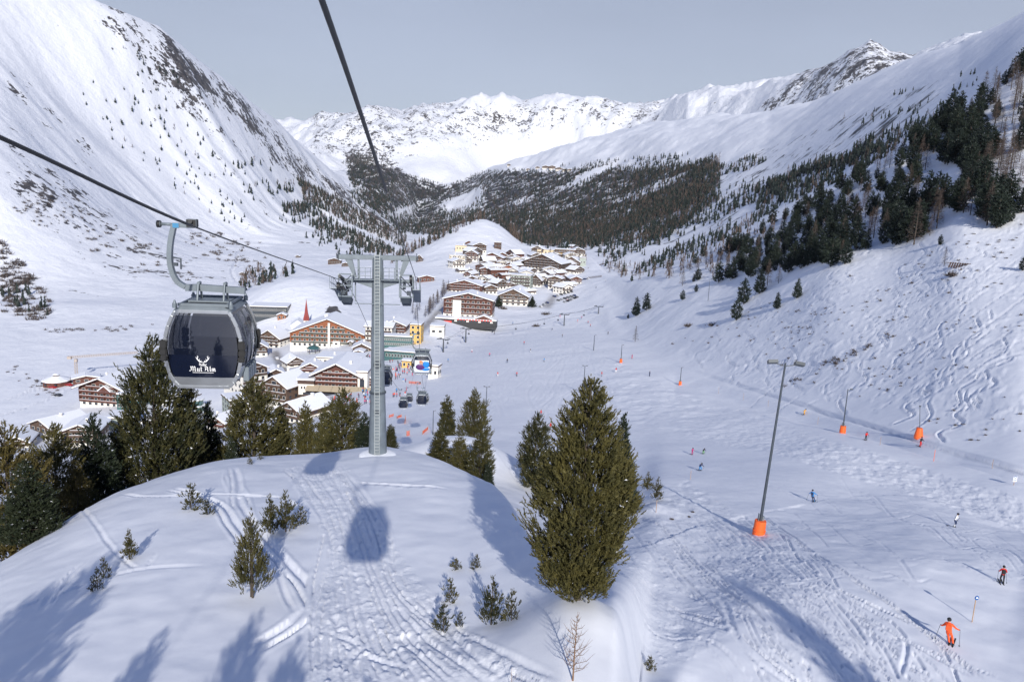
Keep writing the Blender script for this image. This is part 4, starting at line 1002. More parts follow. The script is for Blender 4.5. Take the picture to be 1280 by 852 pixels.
# ------------------------------------------------------------------ floodlight posts
M_PAD = mat('orange_pad', (.85, .13, .02), .55, noise=.12, nscale=3); M_LAMP = mat('lamp_housing', (.10, .11, .12), .4, .4)
def light_post(bx, by, ty, label, pad=True, arms=2, rw=.16, padh=1.5, lean=0, group='floodlight posts along the piste'):
    p_ = at(bx, by); h = float(ae(bx + 4, ty)[1]) * p_.y - p_.z
    o = empty('light_post', p_, label, 'light post', group, rnd.uniform(-.3, .3)); o.rotation_euler = (0, lean, 0)
    mb = MB(); mb.tube([(0, 0, -.5), (0, 0, h)], [rw, rw * .55], 10); mb.build('pole', [M_GALVD], o)
    for s in ((-1, 1) if arms == 2 else (1,)):
        a_ = MB(); a_.beam((0, 0, h - .3), (s * .85 * h / 13, -.1, h - .05), .07, .07); a_.box((s * .95 * h / 13, -.15, h + .05), (.68 * h / 13, .42 * h / 13, .22 * h / 13), 0, Euler((-.5, s * .12, 0)).to_matrix()); a_.build('floodlight', [M_LAMP], o)
    if pad:
        q = MB(); n = 10
        q.tube([(0, 0, -.3), (0, 0, padh)], [.62 * padh / 1.5, .55 * padh / 1.5], n); q.tube([(0, 0, padh * .3), (0, 0, padh * .36)], .64 * padh / 1.5, n); q.build('safety_pad', [M_PAD], o)
        q = MB(); q.box((-.25, 0, padh + .35), (.05, .3, .7)); q.box((.18, .1, padh + .2), (.3, .25, .4)); q.build('control_box', [M_GALV], o)
    return o
light_post(948, 668, 452, 'tall twin headed floodlight post with the big orange pad, nearest on the piste', lean=.045)
light_post(1053, 541, 486, 'floodlight post with a slim orange pad on the upper track, left of the dumpy pad', arms=1, rw=.14, padh=1.5)
light_post(850, 481, 459, 'small post with orange foot near the left end of the upper track', arms=1, rw=.16, padh=1.3)
light_post(776, 453, 431, 'far post with orange foot where the piste narrows', arms=1, rw=.2, padh=1.6)
light_post(742, 438, 419, 'farthest post on the narrow piste above the big pine', False, 1, .22)
light_post(607, 524, 483, 'grey lamp post right of the pines behind the snowy mound', False, 2, .14)
light_post(541, 543, 513, 'grey lamp post left of the pines behind the snowy mound', False, 1, .12)
light_post(729, 492, 457, 'lamp post with its head showing just above the tip of the big pine', False, 2, .16)
light_post(885, 376, 349, 'wooden utility post on the slope below the forest', False, 1, .16)
p_ = at(1148, 546); o = empty('snow_cannon', p_, 'dumpy orange wrapped snow lance base beside the upper track', 'snow cannon')
q = MB(); q.tube([(0, 0, -.3), (0, 0, .2), (0, 0, 1.7)], [.75, .75, .5], 10); q.build('safety_pad', [M_PAD], o)
q = MB(); q.tube([(0, 0, 1.6), (-.5, 0, 5.6)], .05, 6); q.box((-.5, 0, 5.7), (.3, .2, .2)); q.build('lance', [M_GALVD], o)

# ------------------------------------------------------------------ the village
M_PLAS = mat('white_plaster', (.74, .71, .65), .85, noise=.06, nscale=.6)
M_CREAM = mat('cream_plaster', (.66, .55, .38), .85, noise=.06, nscale=.6)
M_YEL = mat('yellow_plaster', (.62, .40, .12), .85, noise=.08, nscale=.6)
M_GREY = mat('grey_green_render', (.34, .38, .34), .8, noise=.1, nscale=.6)
M_WOODR = mat('red_brown_timber', (.115, .044, .031), .75, noise=.3, nscale=1.2)
M_WOODO = mat('orange_timber', (.26, .09, .04), .75, noise=.25, nscale=1.2)
M_WOODD = mat('dark_timber', (.075, .045, .034), .8, noise=.3, nscale=1.2)
M_WOODB = mat('brown_timber', (.105, .066, .048), .8, noise=.3, nscale=1.2)
M_RAILG = mat('weathered_balcony', (.12, .125, .10), .85, noise=.3, nscale=2)
M_REDP = mat('red_paint', (.55, .05, .035), .6)
M_WIN = mat('window_glass', (.03, .035, .045), .12, spec=.8)
M_GLG = mat('greenish_glass', (.05, .12, .12), .1, spec=.8)
M_EAVE = mat('eave_board', (.10, .055, .035), .8)
M_AWN = mat('beige_awning', (.48, .40, .28), .8)
M_STONE = mat('stone_wall', (.24, .23, .22), .9, noise=.3, nscale=1)
def scale_at(p_): return p_.y / FPX
def windows_mb(mb, w, y, z, n, ww, wh, m=0, x0=None):
    for i in range(n):
        x = -w / 2 + (i + .5) * w / n; mb.box((x, y, z), (ww, .10, wh), m)
def building(px, py, wpx, hpx, depth, label, rz=0, storeys=4, plaster=M_PLAS, wood=M_WOODR, wood_from=1, pitch=.42, balc=1, flat=False, ridge='y', over=1.1, chim=1, group='hotels and chalets of the village', name='chalet', bays=None, cat='building', railing=None, Yd=None, snow_t=.55, loc=None, cantw=0):
    """gable (ridge 'y') or eave side (ridge 'x') towards the viewer; foot of the front wall at pixel (px, py)"""
    p_ = loc or (at(px, py) if Yd is None else PT(px, py, Yd)); p_ = p_.copy()
    if Yd is not None: p_.z = ground(p_.x, p_.y)
    s = p_.y / FPX; W_ = wpx * s; Ht = hpx * s * 1.03
    o = empty(name, p_, label, cat, group, rz)
    span = W_ if ridge == 'y' else depth
    rise = 0 if flat else span / 2 * pitch
    He = max(2.4, Ht - rise - snow_t); sh = He / storeys
    base = -3.0
    y0 = 0.0; y1 = depth
    # walls: plaster below, timber above
    zt = He if wood is None else (max(0.2, wood_from * sh))
    if wood_from > 0 or wood is None:
        m = MB(); m.box((0, depth / 2, (base + zt) / 2), (W_, depth, zt - base)); m.build('wall', [plaster], o)
    if wood is not None:
        m = MB(); zb = zt if wood_from > 0 else base
        if He > zb + .05: m.box((0, depth / 2, (zb + He) / 2), (W_ + .06, depth + .06, He - zb))
        if not flat:
            if ridge == 'y': m.prism([(-W_/2, 0, He), (W_/2, 0, He), (0, 0, He + rise)], (0, -.03, 0), (0, depth + .03, 0))
            else: m.prism([(0, 0, He), (0, depth, He), (0, depth / 2, He + rise)], (-W_/2 - .03, 0, 0), (W_/2 + .03, 0, 0))
        m.build('timber_wall', [wood], o)
    elif not flat:
        m = MB()
        if ridge == 'y': m.prism([(-W_/2, 0, He), (W_/2, 0, He), (0, 0, He + rise)], (0, 0, 0), (0, depth, 0))
        else: m.prism([(0, 0, He), (0, depth, He), (0, depth / 2, He + rise)], (-W_/2, 0, 0), (W_/2, 0, 0))
        m.build('gable', [plaster], o)
    # roof with its blanket of snow
    rf = MB(); sn = MB(); t = .22; ov = over
    if flat:
        rf.box((0, depth / 2, He + .12), (W_ + .8, depth + .8, .24)); sn.box((0, depth / 2, He + .24 + snow_t / 2), (W_ + .5, depth + .5, snow_t))
    else:
        k = pitch
        def slab(mb, lo, hi, e=0):
            if ridge == 'y':
                for q in (-1, 1):
                    mb.prism([(0, 0, He + rise + lo), (q * (W_/2 + ov - e), 0, He - (ov - e) * k + lo), (q * (W_/2 + ov - e), 0, He - (ov - e) * k + hi), (0, 0, He + rise + hi)], (0, -ov * 1.3 + e, 0), (0, depth + ov - e, 0))
            else:
                for q in (-1, 1):
                    yc = depth / 2
                    mb.prism([(0, yc, He + rise + lo), (0, yc + q * (depth/2 + ov - e), He - (ov - e) * k + lo), (0, yc + q * (depth/2 + ov - e), He - (ov - e) * k + hi), (0, yc, He + rise + hi)], (-W_/2 - ov + e, 0, 0), (W_/2 + ov - e, 0, 0))
        slab(rf, .02, t); slab(sn, t, t + snow_t, .12)
    r_ = rf.build('roof', [M_EAVE], o)
    me = sn.mesh('snow_cover', [M_SNOW]); bm = bmesh.new(); bm.from_mesh(me); bmesh.ops.bevel(bm, geom=[e for e in bm.edges if len(e.link_faces) == 2 and e.calc_face_angle(0) > .6], offset=snow_t * .4, segments=2, affect='EDGES', clamp_overlap=True); bm.to_mesh(me); bm.free()
    lk('snow_cover', me, r_)
    if chim:
        for c in range(chim):
            cx = rnd.uniform(-.25, .25) * W_; cy = depth * rnd.uniform(.3, .7); cz = He + rise * (1 - abs(cx) / (W_ / 2)) if (ridge == 'y' and not flat) else He + rise * .5
            m = MB(); m.box((cx, cy, cz + .9), (.8, .8, 1.8)); m.box((cx, cy, cz + 1.85), (1.0, 1.0, .12)); m.box((cx, cy, cz + 2.0), (.95, .95, .25), 1); m.build('chimney', [M_PLAS, M_SNOW], r_)
    # windows and balconies storey by storey
    wi = MB(); fx = MB(); nb = bays or max(2, int(W_ / 3.4))
    up_n = int(max(0, rise * .78) / sh) if (ridge == 'y' and not flat) else 0
    if rise > 2.6 and ridge == 'y' and not flat: up_n = max(1, up_n)
    def wid(z): return W_ * .94 if z < He - .4 else W_ * .86 * max(.12, 1 - (z + .9 - He) / max(.1, rise))
    for st_ in range(storeys + up_n):
        z = (st_ + .5) * sh; ww = wid(z); n = nb if st_ < storeys else max(1, int(nb * ww / W_))
        if ridge == 'y' and z + .6 > He and st_ < storeys: pass
        for i in range(n):
            x = -ww / 2 + (i + .5) * ww / n
            wi.box((x, -.05, z), (ww / n * .46, .14, min(1.5, sh * .5))); fx.box((x, -.03, z), (ww / n * .46 + .22, .1, min(1.5, sh * .5) + .2))
        for q in (-1, 1):
            nd = max(2, int(depth / 4.0))
            if st_ < storeys:
                for i in range(nd):
                    y = (i + .5) * depth / nd; wi.box((q * (W_/2 + .05), y, z), (.14, 1.3, min(1.4, sh * .5)))
    ok_ = wi.build('windows', [M_WIN], o); ok_['kind'] = 'stuff'
    ok_ = fx.build('window_frames', [M_PLAS], o); ok_['kind'] = 'stuff'
    if balc:
        for st_ in range(max(1, int(balc)), storeys + up_n):
            z = st_ * sh; ww = W_ * .96 if st_ < storeys else wid(z + .4)
            b_ = MB(); b_.box((0, -.65, z + .06), (ww, 1.3, .14)); b_.box((0, -1.27, z + .62), (ww, .08, .62)); b_.box((0, -1.3, z + 1.0), (ww, .14, .1))
            for i in range(nb + 1):
                if st_ < storeys: b_.box((-ww/2 + i * ww / nb, -.65, z + sh * .5), (.12, 1.25, sh * .98), 1) if i % 2 == 0 else b_.box((-ww/2 + i * ww / nb, -1.27, z + .6), (.14, .14, 1.2), 0)
            b_.box((0, -1.27, z + 1.1), (ww * .98, .22, .13), 2)
            b_.build('balcony', [railing or wood or M_WOODB, plaster if wood_from > st_ else (wood or M_WOODB), M_SNOW], o)
    return o, W_, He, rise, s
B = building
# --- valley floor hotels (front row)
hA = B(409, 434, 94, 36, 30, 'largest orange timber hotel with green balconies and a white pillar up its wide gable', rz=.04, storeys=3, wood=M_WOODO, wood_from=.9, pitch=.40, bays=14, railing=M_RAILG, chim=2, name='hotel')
o, W_, He, rise, s = hA
m = MB(); m.box((W_ * .03, -1.5, (He + rise * .8) / 2), (1.3, 1.6, He + rise * .8)); m.build('pillar', [M_PLAS], o)
m = MB(); m.box((W_ * .13, -1.2, 2.2), (4.5, 2.4, 4.8)); m.box((W_ * .13, -2.42, 3.0), (1.6, .1, 1.2), 1); m.build('porch', [M_PLAS, M_WIN], o)
hB = B(421, 490, 56, 38, 22, 'brown and white hotel with a beige awning terrace facing the crowd', rz=.0, storeys=4, wood=M_WOODR, wood_from=1, pitch=.50, bays=6, over=2.2, railing=M_WOODR, name='hotel')
o, W_, He, rise, s = hB
m = MB(); m.box((W_/2 + 1.6, 6, He / 2 - 1), (4.4, 13, He + 4.4)); m.build('side_tower', [M_PLAS], o)
m = MB(); m.box((W_/2 + 1.6, -.56, He * .52), (1.9, .15, He * .55)); ok_ = m.build('stair_window', [M_WIN], o)
m = MB(); m.box((W_/2 + 1.6, 6, He + 1.5), (5.0, 13.6, .35)); m.box((W_/2 + 1.6, 6, He + 1.9), (4.8, 13.4, .5), 1); m.build('tower_roof', [M_EAVE, M_SNOW], o)
m = MB(); m.box((-W_/2 - 3.3, 2.5, 1.3), (6.6, 9, 5.0)); m.box((-W_/2 - 3.3, 2.2, 4.5), (6.9, 9.6, 1.6), 1); m.box((-W_/2 - 3.3, 2, 5.8), (7.6, 10.8, .7), 2); m.build('wing', [M_PLAS, M_WOODD, M_SNOW], o)
m = MB()
for k in range(4): m.box((-W_/2 - 5.2 + k * 1.2, -2.05, 1.9), (.6, .12, 1.0))
m.build('wing_windows', [M_WIN], o)['kind'] = 'stuff'
for k in range(5):
    w5 = (W_ + 9) / 5
    m = MB(); m.prism([(0, 0, 2.9), (0, -4.2, 1.5), (0, -4.2, 1.35), (0, 0, 2.75)], (-w5/2 + .06, 0, 0), (w5/2 - .06, 0, 0)); a_ = m.build('awning', [M_AWN], o); a_.location = (-W_/2 - 3 + w5 * (k + .5), -1.5, .2)
m = MB(); m.box((1, -3.3, -.4), (W_ + 9, 6.4, 1.2)); m.box((1, -6.45, .6), (W_ + 9, .08, .9), 1); m.build('terrace', [M_WOODD, M_WIN], o)
B(336, 434, 31, 22, 14, 'small white chalet with a brown timber gable left of the largest hotel', rz=-.25, storeys=3, wood=M_WOODB, wood_from=2, pitch=.62, bays=4)
B(318, 494, 34, 44, 20, 'tall white house with a broad snow roof close to the right of the near cabin', rz=.75, storeys=4, wood=M_WOODD, wood_from=3, pitch=.5, bays=4)
B(343, 508, 40, 40, 16, 'brown gabled chalet with skylights between the road and the bushy pine', rz=-.35, storeys=3, wood=M_WOODB, wood_from=1, pitch=.62, bays=5)
B(362, 528, 38, 28, 15, 'house by the road end of which mostly the snowy roof shows', rz=-.5, storeys=2, wood=M_WOODB, wood_from=1, pitch=.55, bays=4)
B(322, 446, 24, 20, 12, 'small chalet with dark gable behind the tall white house', rz=.3, storeys=2, wood=M_WOODD, wood_from=1, pitch=.6)
B(318, 402, 26, 12, 12, 'low house with wavy snow roof left of the church', rz=.3, storeys=2, wood=M_WOODD, wood_from=1, pitch=.5)
B(370, 458, 22, 12, 10, 'little white house at the bend of the grey road', rz=.6, storeys=2, wood=M_WOODB, wood_from=1, pitch=.6)
B(336, 398, 46, 15, 20, 'sports hall with snow roof and dark glass front beside the white dome hill', rz=.12, storeys=2, plaster=mat('dark_glazing', (.05, .06, .07), .25), wood=None, flat=True, bays=16, balc=0, chim=0, name='sports_hall')
B(352, 399, 10, 8, 5, 'tiny orange timber shed beside the sports hall', rz=.1, storeys=1, wood=M_WOODO, wood_from=0, pitch=.4, balc=0, chim=0, name='shed')
for a_ in ((424, 456, 60, 9, 16, 'broad flat snow covered roof between the orange hotel and the terrace hotel', 0, True, 1, M_PLAS), (452, 440, 22, 9, 12, 'low brown roofed shop behind the yellow kiosk', .1, False, 1, M_WOODB), (388, 466, 26, 12, 12, 'brown house behind the left wing of the terrace hotel', .1, False, 2, M_WOODR),
           (299, 470, 22, 26, 12, 'dark house half hidden by the right side of the near cabin', .5, False, 3, M_WOODD), (297, 440, 24, 16, 12, 'snow roofed house beside the upper right corner of the near cabin', -.3, False, 2, M_WOODB), (354, 428, 18, 14, 10, 'narrow brown house squeezed against the left end of the orange hotel', .1, False, 3, M_WOODR),
           (345, 478, 20, 18, 10, 'brown house on the inside of the road bend', .4, False, 2, M_WOODD), (462, 484, 12, 14, 8, 'slim dark house at the right end of the awning terrace', 0, False, 3, M_WOODR), (385, 436, 14, 5, 8, 'little arcade roof in front of the orange hotel', 0, False, 1, M_WOODD),
           (208, 526, 30, 16, 12, 'snow roofed house behind the tall pine below the near cabin', .2, False, 2, M_WOODB), (270, 536, 28, 18, 12, 'brown house between the blackish conifer and the bushy pine', -.3, False, 2, M_WOODR), (176, 548, 26, 16, 12, 'roof between the tall pine and the ragged pine', .2, False, 2, M_WOODB), (20, 560, 30, 14, 12, 'low house at the left edge behind the pines', .3, False, 2, M_WOODB)):
    B(a_[0], a_[1], a_[2], a_[3], a_[4], a_[5], rz=a_[6], storeys=a_[8], plaster=M_PLAS, wood=None if a_[7] else a_[9], wood_from=1 if a_[8] > 1 else 0, flat=a_[7], pitch=.5, balc=0 if a_[8] < 2 else 1, chim=2 if a_[7] else 1, bays=8 if a_[7] else None)
hH = B(473, 432, 34, 28, 14, 'white hotel wing with dark balconies behind the lift mast', rz=-.02, storeys=4, wood=M_PLAS, wood_from=2, pitch=.25, bays=7, ridge='x', railing=M_WOODD, name='hotel')
B(492, 418, 30, 18, 16, 'hotel with maroon timber gable behind the right side of the mast', rz=-.03, storeys=3, wood=M_WOODR, wood_from=1, pitch=.40, bays=7, name='hotel')
B(496, 433, 38, 13, 9, 'long glazed winter garden in front of the maroon gabled hotel', storeys=2, plaster=M_GLG, wood=None, flat=True, bays=14, balc=0, chim=0, name='winter_garden')
B(519, 430, 14, 25, 10, 'narrow yellow house at the right end of the hotel row', rz=-.05, storeys=4, plaster=M_YEL, wood=None, flat=True, bays=2, balc=0, chim=0)
B(438, 432, 4, 4, 3, 'dark hut roof hidden by the mast', storeys=1, wood=M_WOODD, wood_from=0, balc=0, chim=0, name='shed')
B(448, 447, 10, 10, 6, 'small orange yellow kiosk left of the mast below the hotels', storeys=1, plaster=M_YEL, wood=M_WOODO, wood_from=1, pitch=.3, balc=0, chim=0, name='kiosk')
B(452, 462, 16, 12, 8, 'small brown and white house left of the mast above the crowd', storeys=2, wood=M_WOODB, wood_from=1, pitch=.3, balc=0)
B(500, 449, 42, 10, 9, 'low valley station of the lift with long pale roof and green stripe', rz=-.15, storeys=1, plaster=M_GLG, wood=None, flat=True, bays=10, balc=0, chim=0, name='lift_station', snow_t=.4)
B(508, 459, 12, 9, 5, 'yellow green ticket cabin in front of the valley station', storeys=1, plaster=M_YEL, wood=None, flat=True, balc=0, chim=0, name='ticket_cabin')
B(541, 473, 13, 17, 5, 'white and dark shelter right of the poster gondola cabin', rz=-.2, storeys=1, plaster=M_PLAS, wood=None, flat=True, balc=0, chim=0, name='shelter', bays=2)
# --- church
p_ = at(383, 415); s = p_.y / FPX
o = empty('church', p_, 'white church tower with a slender dark red spire in front of the dome hill', 'church', None, .2)
hp = float(ae(383, 373)[1]) * p_.y - p_.z
m = MB(); m.box((0, 0, hp * .17), (3.6, 3.6, hp * .5)); m.build('wall', [M_PLAS], o)
m = MB(); m.prism([(-2.2, 0, hp*.36), (2.2, 0, hp*.36), (0, 0, hp*.5)], (0, -2, 0), (0, 2, 0)); v = [(-2.1,-2.1,hp*.40),(2.1,-2.1,hp*.40),(2.1,2.1,hp*.40),(-2.1,2.1,hp*.40),(0,0,hp)]; q4 = [(-1.2,-1.2,hp*.56),(1.2,-1.2,hp*.56),(1.2,1.2,hp*.56),(-1.2,1.2,hp*.56)]
m.add(v[:4] + q4 + [v[4]], [(0,1,5,4),(1,2,6,5),(2,3,7,6),(3,0,4,7),(4,5,8),(5,6,8),(6,7,8),(7,4,8)]); m.build('spire', [mat('red_shingles', (.25, .035, .03), .7)], o)
m = MB(); m.box((0, -1.85, hp * .24), (.9, .12, 2.0)); m.box((0, -1.85, hp * .33), (.7, .12, .7)); m.build('belfry_opening', [M_WIN], o)
m = MB(); m.box((-6, 8, hp * .06), (9, 14, hp * .25)); m.prism([(-11.5, 0, hp*.18), (-.5, 0, hp*.18), (-6, 0, hp*.34)], (0, .5, 0), (0, 15.5, 0), 1); m.build('nave', [M_PLAS, M_SNOW], o)
p_ = at(392, 441); o = empty('pavilion', p_, 'dark green pavilion roof with a spike in the square before the largest hotel', 'pavilion')
m = MB(); m.tube([(0, 0, 3.0), (0, 0, 4.2), (0, 0, 5.0), (0, 0, 8.5)], [4.6, 2.8, .3, .05], 10, smooth=False); m.build('roof', [M_GLG], o)
m = MB()
for k in range(6): m.beam((3.6 * math.cos(k * 1.047), 3.6 * math.sin(k * 1.047), 0), (3.6 * math.cos(k * 1.047), 3.6 * math.sin(k * 1.047), 3.1), .25, .25)
m.build('posts', [M_WOODD], o)
# --- left valley
hS = B(128, 508, 62, 38, 18, 'dark red timber hotel with a small dormer standing left of the tall pine', rz=-.12, storeys=4, wood=M_WOODR, wood_from=1, pitch=.42, bays=7, over=2.4, name='hotel')
o, W_, He, rise, s = hS
m = MB(); m.prism([(-3, 0, He * .9), (3, 0, He * .9), (0, 0, He + 1.6)], (3, -2.4, 0), (3, 4, 0)); m.prism([(-3.5, 0, He*.9-.1), (0, 0, He+1.7), (3.5, 0, He*.9-.1), (3.5, 0, He*.9+.4), (0, 0, He + 2.2), (-3.5, 0, He*.9+.4)], (3, -2.8, 0), (3, 4, 0), 1); m.build('dormer', [M_WOODR, M_SNOW], o)
B(160, 512, 30, 20, 10, 'glass fronted annex with snow roof tucked between the red hotel and the tall pine', rz=-.1, storeys=2, plaster=M_GLG, wood=None, flat=True, bays=7, balc=0, chim=0, name='annex')
B(108, 478, 30, 9, 8, 'low shed with red end left of the red hotel', rz=.5, storeys=1, wood=M_WOODR, wood_from=0, pitch=.2, balc=0, chim=0, name='shed')
p_ = at(71, 481); s = p_.y / FPX; o = empty('round_hut', p_, 'round red timber hut with snow roof in the left of the valley', 'hut', None)
m = MB(); m.tube([(0, 0, -2), (0, 0, 2.9)], 16 * s, 12, smooth=False); m.build('wall', [M_WOODR], o)
m = MB(); m.tube([(0, 0, 2.9), (0, 0, 3.3), (0, 0, 5.2), (0, 0, 5.4)], [17.5 * s, 17 * s, 5 * s, 4 * s], 12, smooth=False); m.build('roof', [M_SNOW], o)
m = MB(); m.tube([(0, 0, 5.3), (0, 0, 6.0)], 4.2 * s, 10, smooth=False); m.tube([(0, 0, 6.0), (0, 0, 6.7)], [5 * s, 2 * s], 10, 1); m.build('roof_lantern', [M_WOODD, M_SNOW], o)
m = MB()
for k in range(8): m.box((16.1 * s * math.cos(k * .785 - 1.9), 16.1 * s * math.sin(k * .785 - 1.9), 1.6), (1.1, 1.1, 1.1))
m.build('windows', [M_WIN], o)['kind'] = 'stuff'
B(52, 548, 44, 26, 18, 'low building with pyramid shaped snow roof behind the yellowish pine', rz=-.45, storeys=2, wood=M_WOODB, wood_from=1, pitch=.4, balc=0)
B(100, 558, 44, 30, 16, 'brown gabled house showing just above the pines at the left', rz=.2, storeys=3, wood=M_WOODB, wood_from=1, pitch=.4, bays=6)
B(150, 535, 34, 14, 12, 'flat snowed in building between the pines and the red hotel', rz=.2, storeys=1, plaster=M_GREY, wood=None, flat=True, balc=0, chim=0)
p_ = at(244, 515); s = p_.y / FPX; o = empty('round_building', p_, 'grey round glazed building directly below the near cabin', 'building', None)
for k, (z0, z1, r_) in enumerate(((-3, .2, 13), (.9, 3.1, 12), (3.8, 6.0, 10.5))):
    m = MB(); m.tube([(0, 0, z0), (0, 0, z1)], r_ * s, 16, smooth=False); m.build('storey', [M_GLG if k else M_STONE], o)
    m = MB(); m.tube([(0, 0, z1), (0, 0, z1 + .35)], (r_ + 1.2) * s, 16, smooth=False); m.tube([(0, 0, z1 + .36), (0, 0, z1 + .7)], (r_ + 1) * s, 16, 1, smooth=False); m.build('ledge', [M_GREY, M_SNOW], o)
B(215, 506, 40, 15, 12, 'long brown roofed building behind the tall pine and the near cabin', rz=-.1, storeys=2, wood=M_WOODB, wood_from=1, pitch=.3, bays=8)
B(300, 520, 26, 22, 12, 'grey block with balconies right under the right edge of the near cabin', rz=.6, storeys=3, plaster=M_GREY, wood=None, flat=True, bays=5, balc=1, railing=M_PLAS)
# --- middle: big hotel on the shoulder
pK = at(584, 409); pK = pK * ((pK.y + 10) / pK.y); pK.z = float(ae(584, 398)[1]) * pK.y
hK = B(584, 397, 62, 32, 20, 'big dark red hotel above the chairlift with white stair wall and black podium', rz=-.06, storeys=4, wood=M_WOODR, wood_from=1, pitch=.26, bays=9, over=1.6, name='hotel', loc=pK)
o, W_, He, rise, s = hK
m = MB(); m.box((-W_ * .22, -1.0, He * .48), (W_ * .17, 2.2, He * .98)); m.build('stair_wall', [M_PLAS], o)
m = MB(); m.box((0, -4, -2.2), (W_ * 1.22, 14, 6.2)); m.build('podium', [mat('black_cladding', (.028, .028, .03), .6)], o)
m = MB(); m.box((0, -4, 1.3), (W_ * 1.24, 14.4, .7)); m.build('podium_snow', [M_SNOW], o)
m = MB(); m.box((-W_ * .36, -11.3, -2.4), (W_ * .16, 1.2, 4.2)); m.build('red_bay', [M_REDP], o)
m = MB()
for k in range(10): m.box((-W_ * .2 + k * W_ * .08, -11.08, -.2), (W_ * .05, .2, 1.1), k % 3 == 0)
m.build('podium_windows', [M_WIN, M_PLAS], o)['kind'] = 'stuff'
m = MB()
for k in range(12): m.box((-W_ * .15 + k * W_ * .06, -11.2, .9), (W_ * .035, .25, .9))
m.build('red_shutters', [M_REDP], o)['kind'] = 'stuff'
m = MB(); m.prism([(-W_*.18, 0, 0), (W_*.18, 0, 0), (0, 0, 2.6)], (W_ * .36, -11.4, 1.6), (W_ * .36, -5, 1.6)); m.prism([(-W_*.2, 0, .1), (0, 0, 2.9), (W_*.2, 0, .1), (W_*.2, 0, .6), (0, 0, 3.4), (-W_*.2, 0, .6)], (W_ * .36, -11.8, 1.6), (W_ * .36, -5, 1.6), 1); m.build('bay_gable', [M_WOODR, M_SNOW], o)
B(546, 420, 18, 13, 10, 'white garage block with flat roof left of the big dark red hotel', storeys=1, wood=None, flat=True, balc=0, chim=0, bays=2, name='garage')
B(641, 382, 38, 21, 18, 'white chalet with brown balconies between two dark firs, right of the big dark red hotel', rz=-.1, storeys=3, wood=M_WOODB, wood_from=2.2, pitch=.46, bays=5, over=1.6)
px_tree('pineD', 623, 384, 369, 10, 'dark fir at the left corner of the white chalet', None); px_tree('pineD', 665, 384, 370, 11, 'dark fir at the right corner of the white chalet', None)
B(580, 366, 44, 16, 16, 'reddish brown triple fronted hotel above the big dark red hotel', rz=-.12, storeys=3, wood=M_WOODR, wood_from=.8, pitch=.28, bays=8)
hN = B(677, 340, 50, 22, 28, 'widest dark brown hotel of the upper village with white lower floors', rz=-.42, storeys=4, wood=M_WOODD, wood_from=1.7, pitch=.40, bays=10, over=1.6, name='hotel')
B(706, 324, 26, 12, 14, 'yellow hotel block at the far right end of the village', rz=-.1, storeys=3, plaster=M_YEL, wood=M_WOODB, wood_from=2, flat=True, bays=6)
B(684, 319, 26, 7, 12, 'low cream building with snowy roof left of the yellow hotel block', rz=-.1, storeys=1, plaster=M_CREAM, wood=None, flat=True, balc=0, bays=6)
B(714, 334, 22, 13, 12, 'brown chalet below the yellow hotel block at the right end', rz=-.3, storeys=2, wood=M_WOODB, wood_from=.6, pitch=.55)
B(728, 333, 8, 11, 4, 'grey chairlift terminal right of the village', storeys=1, plaster=M_GREY, wood=None, flat=True, balc=0, chim=0, name='lift_station')
B(650, 361, 26, 17, 14, 'grey green stepped apartment house in the middle of the upper village', rz=-.2, storeys=4, plaster=M_GREY, wood=None, flat=True, bays=7, balc=1, railing=M_WOODD)
B(669, 358, 15, 15, 10, 'dark timber gable with white arch in the middle of the village', rz=-.2, storeys=3, wood=M_WOODD, wood_from=1, pitch=.9)
B(693, 361, 17, 16, 10, 'white house with brown corner balconies above the car park', rz=-.3, storeys=4, wood=M_WOODB, wood_from=3, pitch=.3)
B(615, 329, 27, 13, 14, 'dark brown chalet over a white base below the hilltop lookout', rz=-.2, storeys=3, wood=M_WOODR, wood_from=1, pitch=.42)
B(640, 327, 16, 9, 10, 'small dark gabled chalet left of the widest brown hotel', rz=-.2, storeys=2, wood=M_WOODD, wood_from=.6, pitch=.5)
B(589, 326, 15, 13, 10, 'white house with little red gable in the upper left of the village', rz=-.1, storeys=3, wood=M_WOODR, wood_from=2, pitch=.5)
B(571, 331, 20, 12, 10, 'cream terraced hotel at the left end of the upper village', rz=-.1, storeys=3, plaster=M_PLAS, wood=None, flat=True, bays=6, balc=2, railing=M_CREAM)
B(582, 314, 26, 7, 12, 'long pale building on the slope below the red hut', rz=-.05, storeys=1, plaster=M_CREAM, wood=None, flat=True, balc=0)
B(586, 308, 9, 7, 6, 'small red brown hut highest on the left of the hill', storeys=1, wood=M_WOODR, wood_from=0, pitch=.5, balc=0, chim=0, name='hut')
B(622, 311, 9, 8, 6, 'black glass lookout cabin near the top of the hill', storeys=1, plaster=M_WOODD, wood=None, flat=True, balc=0, chim=0, name='lookout')
B(636, 340, 27, 8, 12, 'orange timber gable in the middle of the upper village', rz=-.3, storeys=1, wood=M_WOODO, wood_from=0, pitch=.42, balc=0)
B(624, 349, 24, 13, 8, 'long maroon gallery building slanting down in mid village', rz=.5, storeys=1, wood=M_WOODR, wood_from=0, pitch=.2, balc=0, ridge='x')
B(636, 354, 20, 12, 8, 'second maroon long house in front of the slanting gallery', rz=.5, storeys=1, wood=M_WOODR, wood_from=0, pitch=.2, balc=0, ridge='x')
B(606, 346, 12, 12, 8, 'narrow red brown house left of the slanting gallery', storeys=3, wood=M_WOODR, wood_from=1, pitch=.3)
B(533, 352, 20, 8, 8, 'low maroon barn on the slope left of the village', rz=.35, storeys=1, wood=M_WOODR, wood_from=0, pitch=.25, balc=0, chim=0, name='barn')
